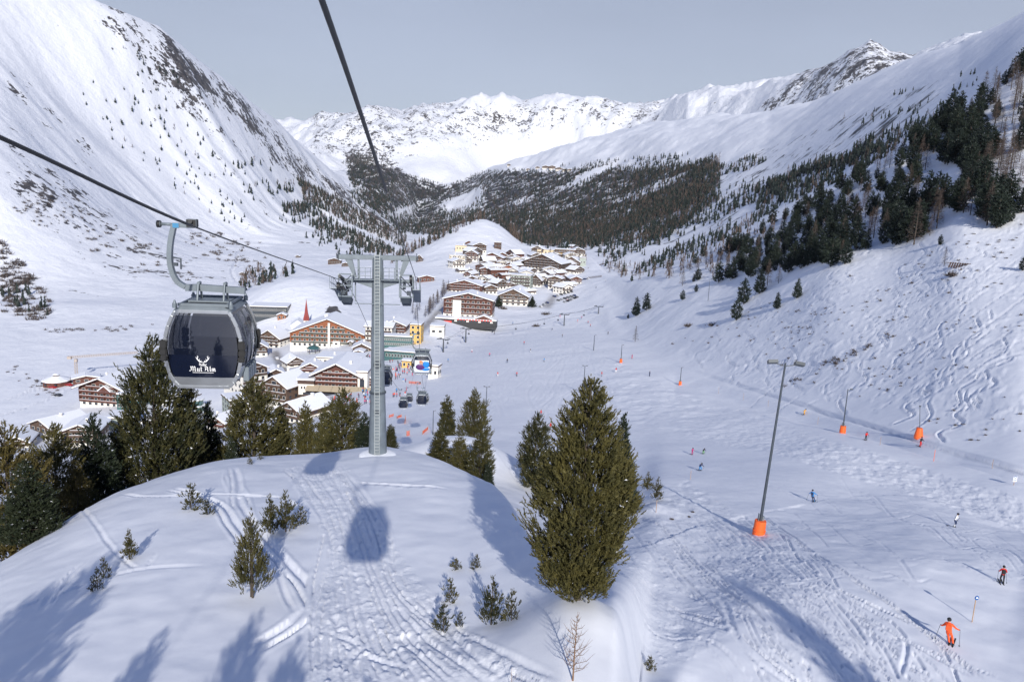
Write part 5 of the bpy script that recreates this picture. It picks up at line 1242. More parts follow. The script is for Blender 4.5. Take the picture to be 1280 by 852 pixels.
B(524, 327, 8, 9, 6, 'lone grey hay hut with pointed roof on the bare slope left of the village', storeys=1, wood=M_WOODD, wood_from=0, pitch=1.0, balc=0, chim=0, name='hut')
B(590, 352, 16, 7, 8, 'dark low gable with snowed roof above the triple fronted hotel', storeys=1, wood=M_WOODD, wood_from=0, pitch=.35, balc=0)
r2 = random.Random(31); PLACED = [(580,366,30),(677,340,34),(641,382,26),(584,397,44),(650,361,16),(615,329,16),(571,331,14)]
ANCH = [(580, 355, 'triple fronted hotel'), (677, 330, 'widest brown hotel'), (641, 372, 'white chalet with the two firs'), (584, 390, 'big dark red hotel'), (650, 352, 'grey green apartment house'), (615, 323, 'dark brown chalet on a white base'), (571, 325, 'cream terraced hotel'), (706, 318, 'yellow hotel block'), (693, 354, 'white house above the car park'), (636, 336, 'orange gable'), (624, 343, 'slanting maroon gallery'), (622, 307, 'black lookout cabin'), (606, 340, 'narrow red brown house'), (669, 350, 'dark gable with white arch'), (728, 328, 'chairlift terminal')]
USED = set()
def near_label(nm, x, y, w):
    A_ = sorted(ANCH, key=lambda a: (a[0] - x) ** 2 + 2 * (a[1] - y) ** 2)
    for ax, ay, an in A_[:4]:
        dx, dy = x - ax, y - ay; di = ('right of' if dx > 0 else 'left of') if abs(dx) > abs(dy) * 1.2 else ('in front of' if dy > 0 else 'behind')
        for sz in ('broad' if w > 14 else 'small', 'low', 'little', 'snow laden'):
            l = '%s %s chalet %s the %s' % (sz, nm, di, an)
            if l not in USED: USED.add(l); return l
    return l
names_ = [('dark', M_WOODD), ('red brown', M_WOODR), ('brown', M_WOODB), ('white', None)]
cnt = 0
for y in range(312, 368, 6):
    for x in range(562, 722, 13):
        xx = x + r2.uniform(-6, 6); yy = y + r2.uniform(-2, 2)
        if xx < 566 + max(0, 330 - yy) * .2 or xx > 740 - abs(yy - 335) * .9: continue
        if any(abs(xx - q[0]) < q[2] * .45 and abs(yy - q[1] + 6) < 8 for q in PLACED): continue
        if yy < 318 and (xx < 575 or 600 < xx < 700): continue
        if r2.random() < .28: continue
        nm, wm = r2.choice(names_); w = r2.uniform(8, 19); cnt += 1
        rel = 'left' if xx < 610 else ('middle' if xx < 665 else 'right'); up_ = 'uppermost' if yy < 325 else ('central' if yy < 345 else 'lower')
        B(xx, yy, w, w * r2.uniform(.45, .75), r2.uniform(9, 16), near_label(nm, xx, yy, w), rz=r2.uniform(-1.3, .9), storeys=2, wood=wm, wood_from=.9, pitch=r2.uniform(.3, .5), chim=r2.choice([0, 1]), group='small chalets of the hill village')
for k, (x, y, w, h) in enumerate(((682, 211, 9, 4), (690, 212, 8, 5), (699, 213, 9, 4), (706, 214, 7, 3), (712, 214, 5, 3), (672, 211, 5, 3), (636, 208, 4, 3), (660, 213, 4, 2.5))):
    B(x, y, w, h, 26, 'far brown hotel of the mountain hamlet above the dark forest', storeys=3, wood=M_WOODB, wood_from=1, pitch=.3, balc=0, chim=0, group='far hotels above the forest', snow_t=1.2, over=2)
for k, (x, y, w) in enumerate(((303, 344, 7), (418, 330, 16), (262, 360, 5), (372, 322, 5), (432, 333, 10))):
    B(x, y, w, w * .4 + 1, 7, ['hay barn beside the footpath on the left mountain', 'long farm building in the valley behind the lift mast', 'isolated hay hut low on the left mountain', 'hay hut higher up the far valley side', 'small barn next to the long farm building'][k], storeys=1, wood=M_WOODD, wood_from=0, pitch=.3, balc=0, chim=0, name='barn', group='barns')
# --- crane
p_ = at(96, 475); o = empty('tower_crane', p_, 'pale tower crane with a long jib standing left of the red hotel', 'crane')
hc = float(ae(94, 448)[1]) * p_.y - p_.z; M_CR = mat('crane_paint', (.42, .36, .32), .7)
jl = 70 * p_.y / FPX
def lattice(mb, a, b, w, n, r=.09):
    a = Vector(a); b = Vector(b); d = (b - a).normalized(); u = d.orthogonal().normalized(); v = d.cross(u)
    cs = [u * w + v * w, u * w - v * w, -u * w - v * w, -u * w + v * w]
    for c in cs: mb.beam(a + c, b + c, r, r)
    for i in range(n):
        p0 = a.lerp(b, i / n); p1 = a.lerp(b, (i + 1) / n)
        for k in range(4): mb.beam(p0 + cs[k], p1 + cs[(k + 1) % 4], r * .7, r * .7)
m = MB(); lattice(m, (0, 0, -1), (0, 0, hc), .6, 16, .16); m.build('mast', [M_CR], o)
m = MB(); lattice(m, (-3.5, 0, hc + .6), (jl, 10, hc + 3.0), .45, 30, .13); m.box((-3.4, 0, hc + .4), (2.2, 1.6, 1.5)); m.build('jib', [M_CR], o)
m = MB(); m.box((.9, -1, hc - .8), (1.3, 1.3, 1.8)); m.build('cab', [M_CR], o)
# --- cars
CARP = {}
def car_mesh(col, name):
    m = MB(); b_ = [(-2.1,.35),(-2.15,.75),(-1.9,.95),(-1.3,1.0),(-.75,1.45),(.95,1.48),(1.75,1.0),(2.1,.85),(2.15,.35)]
    m.prism([(0, x, z) for x, z in b_], (-.85, 0, 0), (.85, 0, 0), 0)
    m.prism([(0, x, z) for x, z in [(-1.28,1.0),(-.74,1.42),(.92,1.44),(1.6,1.0)]], (-.87, 0, 0), (.87, 0, 0), 1)
    m.prism([(0, x, z) for x, z in [(-.80,1.40),(-.76,1.5),(.96,1.52),(1.0,1.42)]], (-.78, 0, 0), (.78, 0, 0), 2)
    for s in (-1, 1):
        for y in (-1.35, 1.35): m.tube([(s * .66, y, .33), (s * .9, y, .33)], .33, 10, 3)
    return m.mesh(name, [col, M_WIN, M_SNOW if name.endswith('s') else col, M_BLACK])
CC = [('black', (.02, .02, .025)), ('silver', (.4, .41, .43)), ('white', (.7, .7, .7)), ('red', (.45, .03, .03)), ('dark blue', (.03, .05, .14)), ('grey', (.14, .145, .15))]
for nm, c in CC: CARP[nm] = car_mesh(mat('car_paint_' + nm.replace(' ', '_'), c, .3, .2, coat=.5), 'parked_car')
def car(px, py, nm, rz, label, group='cars parked at the hill village'):
    p_ = at(px, py)
    o = lk('parked_car', CARP[nm], None, p_); o.rotation_euler = (0, 0, rz); tag(o, label, 'car', group)
for x, y, nm, rz, lab in ((66, 485, 'red', 1.3, 'red car below the round hut in the left valley'), (73, 495, 'black', 1.3, 'black car on the snow road left of the red hotel'), (86, 482, 'red', 1.2, 'red vehicle beside the low shed left of the red hotel'), (283, 521, 'red', .9, 'red car right of the round glazed building'), (346, 449, 'white', .5, 'white car at the top of the grey village road')):
    car(x, y, nm, rz, lab, None)
r3 = random.Random(5)
for row, (x0, y0, x1, y1, n) in enumerate(((693, 371, 714, 365, 6), (698, 376, 718, 370, 6), (706, 378, 721, 372, 6), (703, 362, 716, 359, 5), (676, 384, 684, 379, 3), (716, 351, 735, 349, 6))):
    for k in range(n):
        t_ = k / max(1, n - 1); nm = r3.choice(['black', 'black', 'silver', 'grey', 'dark blue', 'white', 'silver', 'grey'])
        car(x0 + (x1 - x0) * t_, y0 + (y1 - y0) * t_, nm, r3.choice([.5, .55, .6]), '%s car in the %s row of the car park right of the village' % (nm, ['first', 'second', 'nearest', 'rear', 'isolated front', 'far upper'][row]))
# --- chairlift by the big red hotel
M_CH = mat('chairlift_steel', (.08, .09, .10), .5, .4)
def chair_tower(px, py, ty, label):
    p_ = at(px, py); h = float(ae(px, ty)[1]) * p_.y - p_.z; o = empty('chairlift_tower', p_, label, 'lift mast', 'chairlift towers', -.5)
    m = MB(); m.tube([(0, 0, -1), (0, 0, h)], [.5, .32], 8); m.build('tube', [M_CH], o)
    m = MB(); m.beam((-3.2, 0, h), (3.2, 0, h), .35, .35); m.beam((-2.8, -2.5, h + .2), (-2.8, 2.5, h + .2), .3, .4); m.beam((2.8, -2.5, h + .2), (2.8, 2.5, h + .2), .3, .4); m.build('crossarm', [M_CH], o)
    return Vector((p_.x, p_.y, p_.z + h + .4))
t1 = chair_tower(582, 428, 411, 'chairlift tower on the bulge below the big dark red hotel')
t2 = chair_tower(705, 407, 393, 'thin chairlift tower on the piste right of the car park')
t3 = chair_tower(748, 392, 383, 'farthest chairlift tower near the top of the narrow piste')
t0 = chair_tower(554, 440, 424, 'chairlift tower at the lower left near the valley station')
for i, (a, b) in enumerate(((t0, t1), (t1, t2), (t2, t3))):
    mb = MB(); L_ = (b - a).length
    for s in (-1, 1):
        off = Vector((1.6 * s, 2.2 * s, 0)); pts = [a.lerp(b, k / 10) + off - Vector((0, 0, L_ * .022 * 4 * (k / 10) * (1 - k / 10))) for k in range(11)]
        tag(MB.build((lambda q: (q.tube(pts, .06, 4), q)[1])(MB()), 'lift_rope', [M_ROPE]), 'thin chairlift rope, %s strand of the %s span' % ('front' if s < 0 else 'rear', ['lower', 'long middle', 'upper'][i]), 'cable', 'chairlift ropes')
def chair_mesh():
    m = MB(); m.beam((0, 0, 0), (0, .3, -2.6), .08, .08); m.box((0, .2, -3.2), (2.2, .08, .7)); m.box((0, -.1, -3.55), (2.2, .6, .12)); m.tube([(-1.1, 0, -2.7), (1.1, 0, -2.7)], .05, 5); m.beam((-1.1, .1, -2.7), (-1.1, .1, -3.6), .06, .06); m.beam((1.1, .1, -2.7), (1.1, .1, -3.6), .06, .06); m.beam((-.9, -.4, -4.1), (.9, -.4, -4.1), .05, .05)
    return m.mesh('lift_chair', [M_CH])
CM = chair_mesh()
for a, b, s, t_ in ((t0, t1, -1, .3), (t0, t1, 1, .7), (t1, t2, -1, .05), (t1, t2, 1, .22), (t1, t2, -1, .5), (t1, t2, 1, .75), (t1, t2, -1, .95), (t2, t3, 1, .5)):
    L_ = (b - a).length; q = a.lerp(b, t_) + Vector((1.6 * s, 2.2 * s, -L_ * .022 * 4 * t_ * (1 - t_))); o = lk('lift_chair', CM, None, q); o.rotation_euler = (0, 0, -1.2)
    tag(o, '%s empty chair hanging on the %s of the chairlift' % (['first', 'second', 'third', 'fourth', 'fifth', 'sixth', 'seventh', 'last'][[.3, .7, .05, .22, .5, .75, .95].index(t_) if (a is not t2) else 7], 'lower span' if a is t0 else ('middle span' if a is t1 else 'upper span')), 'lift chair', 'chairlift chairs')

# ------------------------------------------------------------------ woods
def sample(poly, n, seed, thr=None, nsc=30., cond=None, ymin=0, lump=.0):
    rg = np.random.default_rng(seed); P_ = np.array(poly); lo = P_.min(0); hi = P_.max(0); out = []
    tries = 0
    while len(out) < n and tries < n * 14:
        tries += 1; x = rg.uniform(lo[0], hi[0]); y = rg.uniform(lo[1], hi[1])
        if not in_poly(np.array([x]), np.array([y]), poly)[0]: continue
        if thr is not None and float(fbm(np.array([x / nsc * .55 + y / nsc * 1.1]), np.array([y / nsc * 1.6 + x / nsc * .2 + seed]), 3, seed)[0]) < thr: continue
        q = at(x, y, ymin)
        if q is None: continue
        if cond and not cond(q): continue
        out.append((q, x, y))
    return out
def far_tris(items, rg, k=16, lar=False):
    """items: (pos, height, width) -> triangles of a ragged little tree each"""
    P_ = np.array([tuple(i[0]) for i in items]); H = np.array([i[1] for i in items]); Wd = np.array([i[2] for i in items]); n = len(P_)
    t = rg.uniform(0, 1, (n, k)) ** .7; az = rg.uniform(0, 6.283, (n, k)); r = Wd[:, None] / 2 * (t ** .8) * rg.uniform(.45, 1.0, (n, k))
    z = H[:, None] * (1 - t) * (.95 if not lar else 1)
    c = P_[:, None, :] + np.stack([r * np.cos(az), r * np.sin(az), z], -1)
    w = Wd[:, None] * (.20 if not lar else .07); h = H[:, None] * (.17 if not lar else .22)
    ta = az + 1.57 + rg.normal(0, .6, (n, k)); s = np.stack([np.cos(ta), np.sin(ta), np.zeros_like(ta)], -1) * w[..., None]
    up = np.stack([-.25 * r * np.cos(az), -.25 * r * np.sin(az), np.zeros_like(r)], -1) + np.stack([np.zeros_like(r), np.zeros_like(r), np.broadcast_to(h, r.shape)], -1)
    lo_ = c - up * .5
    T = np.stack([lo_ - s, lo_ + s, lo_ + up * 1.5], 2).reshape(-1, 3, 3)
    # a slim core so that no tree is see-through
    core = []
    for a in range(3):
        a0, a1 = a * 2.094, (a + 1) * 2.094; f = .30 if not lar else .04
        q0 = P_ + np.stack([np.cos(a0) * Wd * f, np.sin(a0) * Wd * f, np.full(n, -.3)], -1); q1 = P_ + np.stack([np.cos(a1) * Wd * f, np.sin(a1) * Wd * f, np.full(n, -.3)], -1); q2 = P_ + np.stack([0 * H, 0 * H, H], -1)
        core.append(np.stack([q0, q1, q2], 1))
    return np.concatenate([T] + core)
def stuff_trees(name, items, mats_, label, cat, k=16, lar=False):
    if not items: return
    T = far_tris(items, np.random.default_rng(3), k, lar); me = tri_mesh(name, T, np.zeros(len(T), int), mats_)
    o = lk(name, me); tag(o, label, cat, None, 'stuff'); return o
# mid-size prototypes, one mesh each: crown and stem
def mid_proto(name, seed, prof, fm, H=10, Wd=4.6, nc=110, nt=8, k=4, blade=(.6, .24), crad=.55, snow=.06):
    T, mi = conifer_mesh(name, seed, H, Wd, nc, nt, k, prof, None, blade=blade, crad=crad, snow=snow, fing=1)
    ex = MB(); ex.tube([(0, 0, -.8), (0, 0, H * .9)], [H * .02, H * .005], 5, 2, smooth=False); return tri_mesh(name, T, mi, [fm, M_SNOW, M_BARK], ex)
MIDC = [mid_proto('pine_tree', 40 + i, [prof_pine, prof_cone, lambda t: .9 * np.clip(t, 0, 1) ** .6 + .05][i % 3], M_FAR, Wd=[4.6, 4.2, 5.2, 3.8][i]) for i in range(4)]
def larch_proto(seed, H=10, Wd=4.4):
    rg = np.random.default_rng(seed); V = []
    for i in range(620):
        t = rg.random() ** .75; z = H * (.10 + .88 * (1 - t)); az = rg.uniform(0, 6.283); R = Wd / 2 * (.08 + .92 * t ** .9) * rg.uniform(.3, 1.0)
        c = np.array([R * math.cos(az), R * math.sin(az), z + R * .1]); d = np.array([math.cos(az), math.sin(az), rg.uniform(-.1, .7)]); d /= np.linalg.norm(d)
        l = rg.uniform(.35, .8); s = np.cross(d, rg.normal(0, 1, 3)); s /= np.linalg.norm(s); V.append([c - s * .035 - d * l * .4, c + s * .035 - d * l * .4, c + d * l * .6])
    ex = MB(); ex.tube([(0, 0, -.8), (.1, 0, H * .5), (0, 0, H)], [H * .017, H * .011, H * .002], 5, 1, smooth=False)
    for i in range(30):
        z = H * (.12 + .8 * i / 30); az = i * 2.4; R = Wd / 2 * (1 - z / H) * 1.0; ex.tube([(0, 0, z), (R * math.cos(az), R * math.sin(az), z + R * .12)], [.05, .015], 3, 1, False, False)
    return tri_mesh('larch_tree', np.array(V), np.zeros(len(V), int), [M_LARCH, M_BARK], ex)
MIDL = [larch_proto(60 + i) for i in range(3)]
def mid_tree(q, h, w, kind, label, group):
    me = rnd.choice(MIDC if kind == 'pine' else MIDL); o = lk('pine_tree' if kind == 'pine' else 'larch_tree', me, None, q - Vector((0, 0, .1)))
    o.rotation_euler = (0, 0, rnd.uniform(0, 6.28)); o.scale = (w / 4.6, w / 4.6, h / 10); return tag(o, label, 'tree', group)
def px_mid(bx, by, hpx, kind, label, group=None, wr=.46):
    q = at(bx, by)
    if q is None: return
    h = hpx * q.y / FPX * 1.02; mid_tree(q, h, h * wr, kind, label, group)
for bx, by, h, k_, lab in (
    (929, 380, 32, 'pine', 'upper pine of the dark pair standing lowest below the wood'), (920, 400, 28, 'pine', 'lower pine of the dark pair standing lowest below the wood'),
    (949, 367, 32, 'pine', 'dark pine right behind the lowest pair'), (971, 386, 21, 'pine', 'small pine standing alone on the open slope'), (996, 373, 25, 'pine', 'bushy pine standing alone right of the small one'),
    (985, 341, 24, 'pine', 'pine at the edge of the wood above the lonely bushy one'), (808, 388, 22, 'pine', 'right pine of the pair by the piste edge'), (795, 395, 24, 'pine', 'left pine of the pair by the piste edge'),
    (785, 398, 6, 'pine', 'tiny pine at the foot of the pair by the piste edge'), (853, 375, 13, 'pine', 'stubby pine on the open slope below the utility post'), (870, 365, 10, 'pine', 'stubby pine beside the utility post'), (867, 352, 9, 'pine', 'small pine just under the larches'),
    (898, 353, 26, 'pine', 'left one of two pines above the utility post'), (915, 349, 28, 'pine', 'right one of two pines above the utility post'), (1120, 306, 52, 'pine', 'tall dark pine at the lower edge of the wood beside a bare larch'),
    (1142, 306, 58, 'larch', 'bare brown larch beside the tall dark pine at the lower edge of the wood'), (1175, 306, 13, 'pine', 'little pine alone on the snow below the wood'), (959, 357, 34, 'larch', 'bare larch between two dark pines low on the slope'), (973, 354, 24, 'larch', 'second bare larch just above the lonely small pine'),
    (853, 357, 23, 'larch', 'lowest brown larch of the larch row'), (862, 338, 14, 'larch', 'brown larch behind the lowest one'), (871, 336, 16, 'larch', 'brown larch next in the row'), (882, 331, 20, 'larch', 'taller brown larch ending the row'), (912, 319, 26, 'larch', 'brown larch by the edge of the wood'),
    (794, 427, 21, 'larch', 'brown bush like larch by the left end of the upper track'), (1278, 338, 18, 'pine', 'small pine cut by the right edge of the view'), (1180, 332, 24, 'larch', 'thin bare shrub left of the wooden avalanche rack')):
    px_mid(bx, by, h, k_, lab)
NEARW = [(800,352),(880,318),(960,280),(1040,238),(1120,188),(1200,138),(1285,82),(1285,262),(1262,278),(1235,292),(1205,272),(1190,262),(1160,300),(1100,306),(1055,332),(985,338),(930,352),(905,350),(860,352),(820,345)]
def holes(x, y):                                             # snowy clearings inside the wood
    return not (((x - 1175) / 30) ** 2 + ((y - 232) / 22) ** 2 < 1 or ((x - 1240) / 30) ** 2 + ((y - 178) / 12) ** 2 < .7 or ((x - 1105) / 34) ** 2 + ((y - 252) / 7) ** 2 < 1 or ((x - 1150) / 22) ** 2 + ((y - 205) / 6) ** 2 < 1)
cand = [c for c in sample(NEARW, 1500, 101) if holes(c[1], c[2])]
# keep a spacing in the ground plan
kept = []
for q, x, y in cand:
    if all((q.x - k_[0].x) ** 2 + (q.y - k_[0].y) ** 2 > (2.6 + q.y * .0045) ** 2 for k_ in kept): kept.append((q, x, y))
kept.sort(key=lambda c: c[0].y)
stP, stL = [], []; nP = nL = 0
for q, x, y in kept:
    f = float(fbm(np.array([x / 60.]), np.array([y / 40.]), 2, 77)[0]); larch = (f > .03 and rnd.random() < .75) or rnd.random() < .14 or (x < 905 and rnd.random() < .7)
    h = rnd.uniform(5, 12.5) * (1.2 if x > 1130 else 1) * (.72 + .28 * min(1, q.y / 300)); w = h * rnd.uniform(.38, .52)
    zone = 'at the thin left end of' if x < 900 else ('above the two lonely pines in' if x < 1010 else ('in the thick middle of' if x < 1120 else ('above the avalanche rack in' if x < 1215 else 'at the right edge of the view in')))
    szn = 'tall' if h > 9.6 else ('middling' if h > 7 else 'short')
    if larch:
        if nL < 130: nL += 1; mid_tree(q, h * 1.05, w * 1.0, 'larch', '%s bare brown larch %s the right hand wood' % (szn, zone), 'larches of the right hand wood')
        else: stL.append((q, h, w))
    else:
        if nP < 258: nP += 1; mid_tree(q, h, w * 1.1, 'pine', '%s dark pine %s the right hand wood' % (szn, zone), 'pines of the right hand wood')
        else: stP.append((q, h, w * 1.1))
def add_st(poly, n, seed, hr, wr=.42, larf=.2, thr=None, nsc=30., cond=None, ymin=0, keep=None):
    for q, x, y in sample(poly, n, seed, thr, nsc, cond, ymin):
        if keep and not keep(x, y): continue
        h = rnd.uniform(*hr) * q.y / FPX
        h = min(h, 15); (stL if rnd.random() < larf else stP).append((q, h, h * wr * rnd.uniform(.8, 1.2)))
# the upper woods of the right-hand side: long bands that climb to the right
far_c = lambda q: q.y > 560
bands = [[(690,312),(760,282),(830,252),(900,232),(900,240),(840,268),(770,300),(720,318)], [(740,318),(800,292),(880,262),(960,226),(1040,196),(1040,206),(970,240),(890,280),(820,308),(770,328)],
         [(780,345),(850,306),(920,282),(960,262),(960,272),(910,300),(840,335)], [(960,232),(1060,196),(1140,160),(1190,142),(1185,150),(1130,178),(1050,214),(965,250)],
         [(940,250),(1020,222),(1090,198),(1160,165),(1160,178),(1090,212),(1010,245),(950,270)], [(1060,185),(1130,158),(1200,130),(1205,138),(1130,175),(1070,198)]]
for i, b_ in enumerate(bands): add_st(b_, [420, 420, 200, 420, 260, 160][i], 200 + i, (7, 12), larf=.18, thr=-.25, cond=far_c)
add_st([(680,312),(900,200),(1080,135),(1190,85),(1230,90),(1200,138),(1060,215),(900,300),(780,340)], 300, 210, (5, 9), larf=.08, thr=.22, nsc=24, cond=far_c)
add_st([(900,205),(1130,150),(1180,100),(1100,120),(960,170)], 24, 211, (4, 7), larf=.05, thr=.2, cond=far_c)
add_st([(640,322),(720,318),(780,330),(820,345),(790,352),(735,330)], 60, 213, (8, 14), larf=.8, cond=far_c)
# the great forest across the valley and the wooded ravine on its left
FAR = lambda q: q.y > 1350
GL = lambda x, y: float(glade(np.array([x]), np.array([y]))[0]) > -.34
add_st(forest_far[0], 9000, 220, (4.5, 8.5), .45, .42, None, 26, FAR, keep=GL)
add_st([(500,292),(640,300),(720,312),(830,300),(900,250),(880,225),(760,262),(640,262),(560,262)], 4200, 221, (5.5, 10), .45, .45, None, 26, FAR, keep=GL)
add_st([(430,190),(475,196),(560,246),(560,292),(500,292),(440,250)], 800, 222, (5, 8), .45, .15, -.05, 18, FAR)
add_st([(700,205),(900,190),(960,200),(900,235),(800,240),(700,225)], 700, 223, (4.5, 7), .45, .3, .0, 26, FAR)
# trees on the rim of the hill behind the village
for (x0, y0, x1, y1, n, hh) in ((488, 330, 545, 300, 60, 17), (545, 302, 606, 272, 90, 16), (628, 280, 655, 306, 55, 20), (655, 306, 690, 312, 20, 12)):
    for k in range(n):
        t_ = k / n; x = x0 + (x1 - x0) * t_ + rnd.uniform(-3, 3); y = y0 + (y1 - y0) * t_
        q = at(x, y + 1)
        if q is None: continue
        q = q + Vector((q.x / q.y, 1, 0)) * rnd.uniform(4, 60); q.z = max(ground(q.x, q.y), float(ae(x, y + 10)[1]) * q.y)
        q.z = ground(q.x, q.y); h = max(4, float(ae(x, y - hh * rnd.uniform(.4, 1.0))[1]) * q.y - q.z); h = min(h, 24); (stL if rnd.random() < .65 else stP).append((q, h, min(h * .4, 7)))
# left mountain: scattered trees, thicker and browner towards the valley head
LM = lambda q: q.y > 640 and q.x < -60
add_st([(370,222),(420,248),(510,296),(505,310),(440,282),(380,250)], 1000, 230, (7, 12), .42, .6, -.4, 20, LM)
add_st([(355,232),(430,285),(500,315),(480,322),(420,300),(350,262)], 520, 231, (7, 12), .42, .35, -.10, 16, LM)
add_st([(300,190),(420,262),(520,330),(430,330),(330,262),(290,220)], 150, 232, (5, 11), .45, .2, .05, 14, LM)
add_st([(90,90),(160,110),(260,170),(330,240),(300,290),(220,240),(120,160)], 100, 233, (3.5, 7), .5, .1, None, 20, LM)
add_st([(160,60),(220,80),(230,130),(180,120)], 18, 234, (3.5, 6), .6, .0, None, 20, LM)
add_st([(300,368),(360,345),(372,340),(330,335),(300,350)], 60, 236, (9, 16), .5, .6, None, 20, LM)
add_st([(0,378),(60,398),(68,385),(30,360),(0,362)], 16, 237, (9, 17), .5, .0, None, 20, LM)
add_st([(170,410),(200,400),(190,412)], 3, 238, (10, 16), .5, .7, None, 20, LM)
stuff_trees('distant_pines', stP, [M_FAR], 'dark distant pines massed on the far slopes of the valley', 'forest', 13)
stuff_trees('distant_larches', stL, [M_LARCH], 'brown leafless larches mixed into the distant woods', 'forest', 15, True)
# the larch strip on the shoulder left of the big red hotel
for k in range(16):
    t_ = k / 16; px_mid(532 + 28 * t_ + rnd.uniform(-3, 3), 396 - 34 * t_, rnd.uniform(13, 24), 'larch', 'bare brown larch in the strip between the barn and the big dark red hotel', 'larches by the big dark red hotel')
for x, y, h in ((520, 400, 20), (516, 392, 16), (524, 388, 14)): px_mid(x, y, h, 'larch', 'bare larch beside the path at the foot of the hill slope', 'larches at the foot of the hill slope')
# ---- bare bushes and grass tufts poking through the snow
def bush_tris(items, rg, k=26):
    V = []
    for q, r in items:
        az = rg.uniform(0, 6.283, k); el = rg.uniform(.1, 1.4, k); l = r * rg.uniform(.5, 1.1, k)
        d = np.stack([np.cos(az) * np.cos(el), np.sin(az) * np.cos(el), np.sin(el)], 1); o = np.array(tuple(q)) + rg.normal(0, r * .35, (k, 3)) * np.array([1, 1, .15])
        s = np.cross(d, rg.normal(0, 1, (k, 3))); s /= np.linalg.norm(s, axis=1)[:, None]; w = (r * .07 + .01)
        V.append(np.stack([o - s * w, o + s * w, o + d * l[:, None]], 1))
    return np.concatenate(V)
M_TWIG = mat('bare_twigs', (.075, .058, .052), .9, noise=.3, nscale=2)
it = []
def bushes(poly, n, seed, rr, thr=None, nsc=20.):
    for q, x, y in sample(poly, n, seed, thr, nsc): it.append((q, rnd.uniform(*rr) * q.y / FPX))
bushes([(930,430),(1280,250),(1280,560),(1130,540),(960,480)], 150, 301, (1.5, 4), .0, 26)
bushes([(820,420),(960,380),(1100,330),(1100,400),(930,450),(830,440)], 60, 302, (1.2, 3.4), .0, 26)
bushes([(965,488),(1010,475),(1060,450),(1120,420),(1118,412),(1050,442),(985,478)], 46, 303, (2, 5))
bushes([(0,390),(60,405),(66,380),(30,330),(0,300)], 150, 304, (3.5, 8), -.3)
bushes([(0,205),(80,250),(200,310),(260,355),(180,345),(60,290),(0,250)], 110, 305, (2, 5), .0, 26)
bushes([(225,310),(330,345),(345,330),(330,305),(260,285),(230,290)], 90, 306, (2, 4.5), -.1, 22)
bushes([(55,412),(150,408),(200,404),(150,414),(60,416)], 30, 307, (2, 4))
bushes([(0,470),(70,505),(75,480),(20,455)], 26, 308, (2, 4.5))
for x, y, r in ((628, 386, 5), (669, 408, 5), (683, 393, 5), (545, 299, 5), (1190, 345, 9), (861, 408, 6), (890, 407, 6), (840, 649, 3), (862, 646, 2.5), (866, 640, 2.5), (500, 520, 2)):
    q = at(x, y); 
    for j in range(4): it.append((q + Vector((rnd.gauss(0, .3) * r * q.y / FPX, 0, 0)), r * q.y / FPX))
T = bush_tris(it, np.random.default_rng(9)); me = tri_mesh('bare_bushes', T, np.zeros(len(T), int), [M_TWIG]); tag(lk('bare_bushes', me), 'bare brown bushes and dry tufts poking out of the snow slopes', 'bushes', None, 'stuff')
# ---- wooden avalanche rack on the right slope
p_ = at(1198, 334); o = empty('avalanche_rack', p_, 'dark wooden snow rack lying tilted on the right slope below the wood', 'snow fence', None, -.5)
for k in range(9):
    m = MB(); m.beam((-2.4 + k * .6, -.2, -.3), (-2.0 + k * .6, .9, 1.2), .34, .16); m.build('slat', [M_WOODD], o)
for z in (.3, 1.0):
    m = MB(); m.beam((-2.8, .1 + z * .4, z), (2.9, .1 + z * .4, z + .1), .14, .14); m.build('rail', [M_WOODD], o)

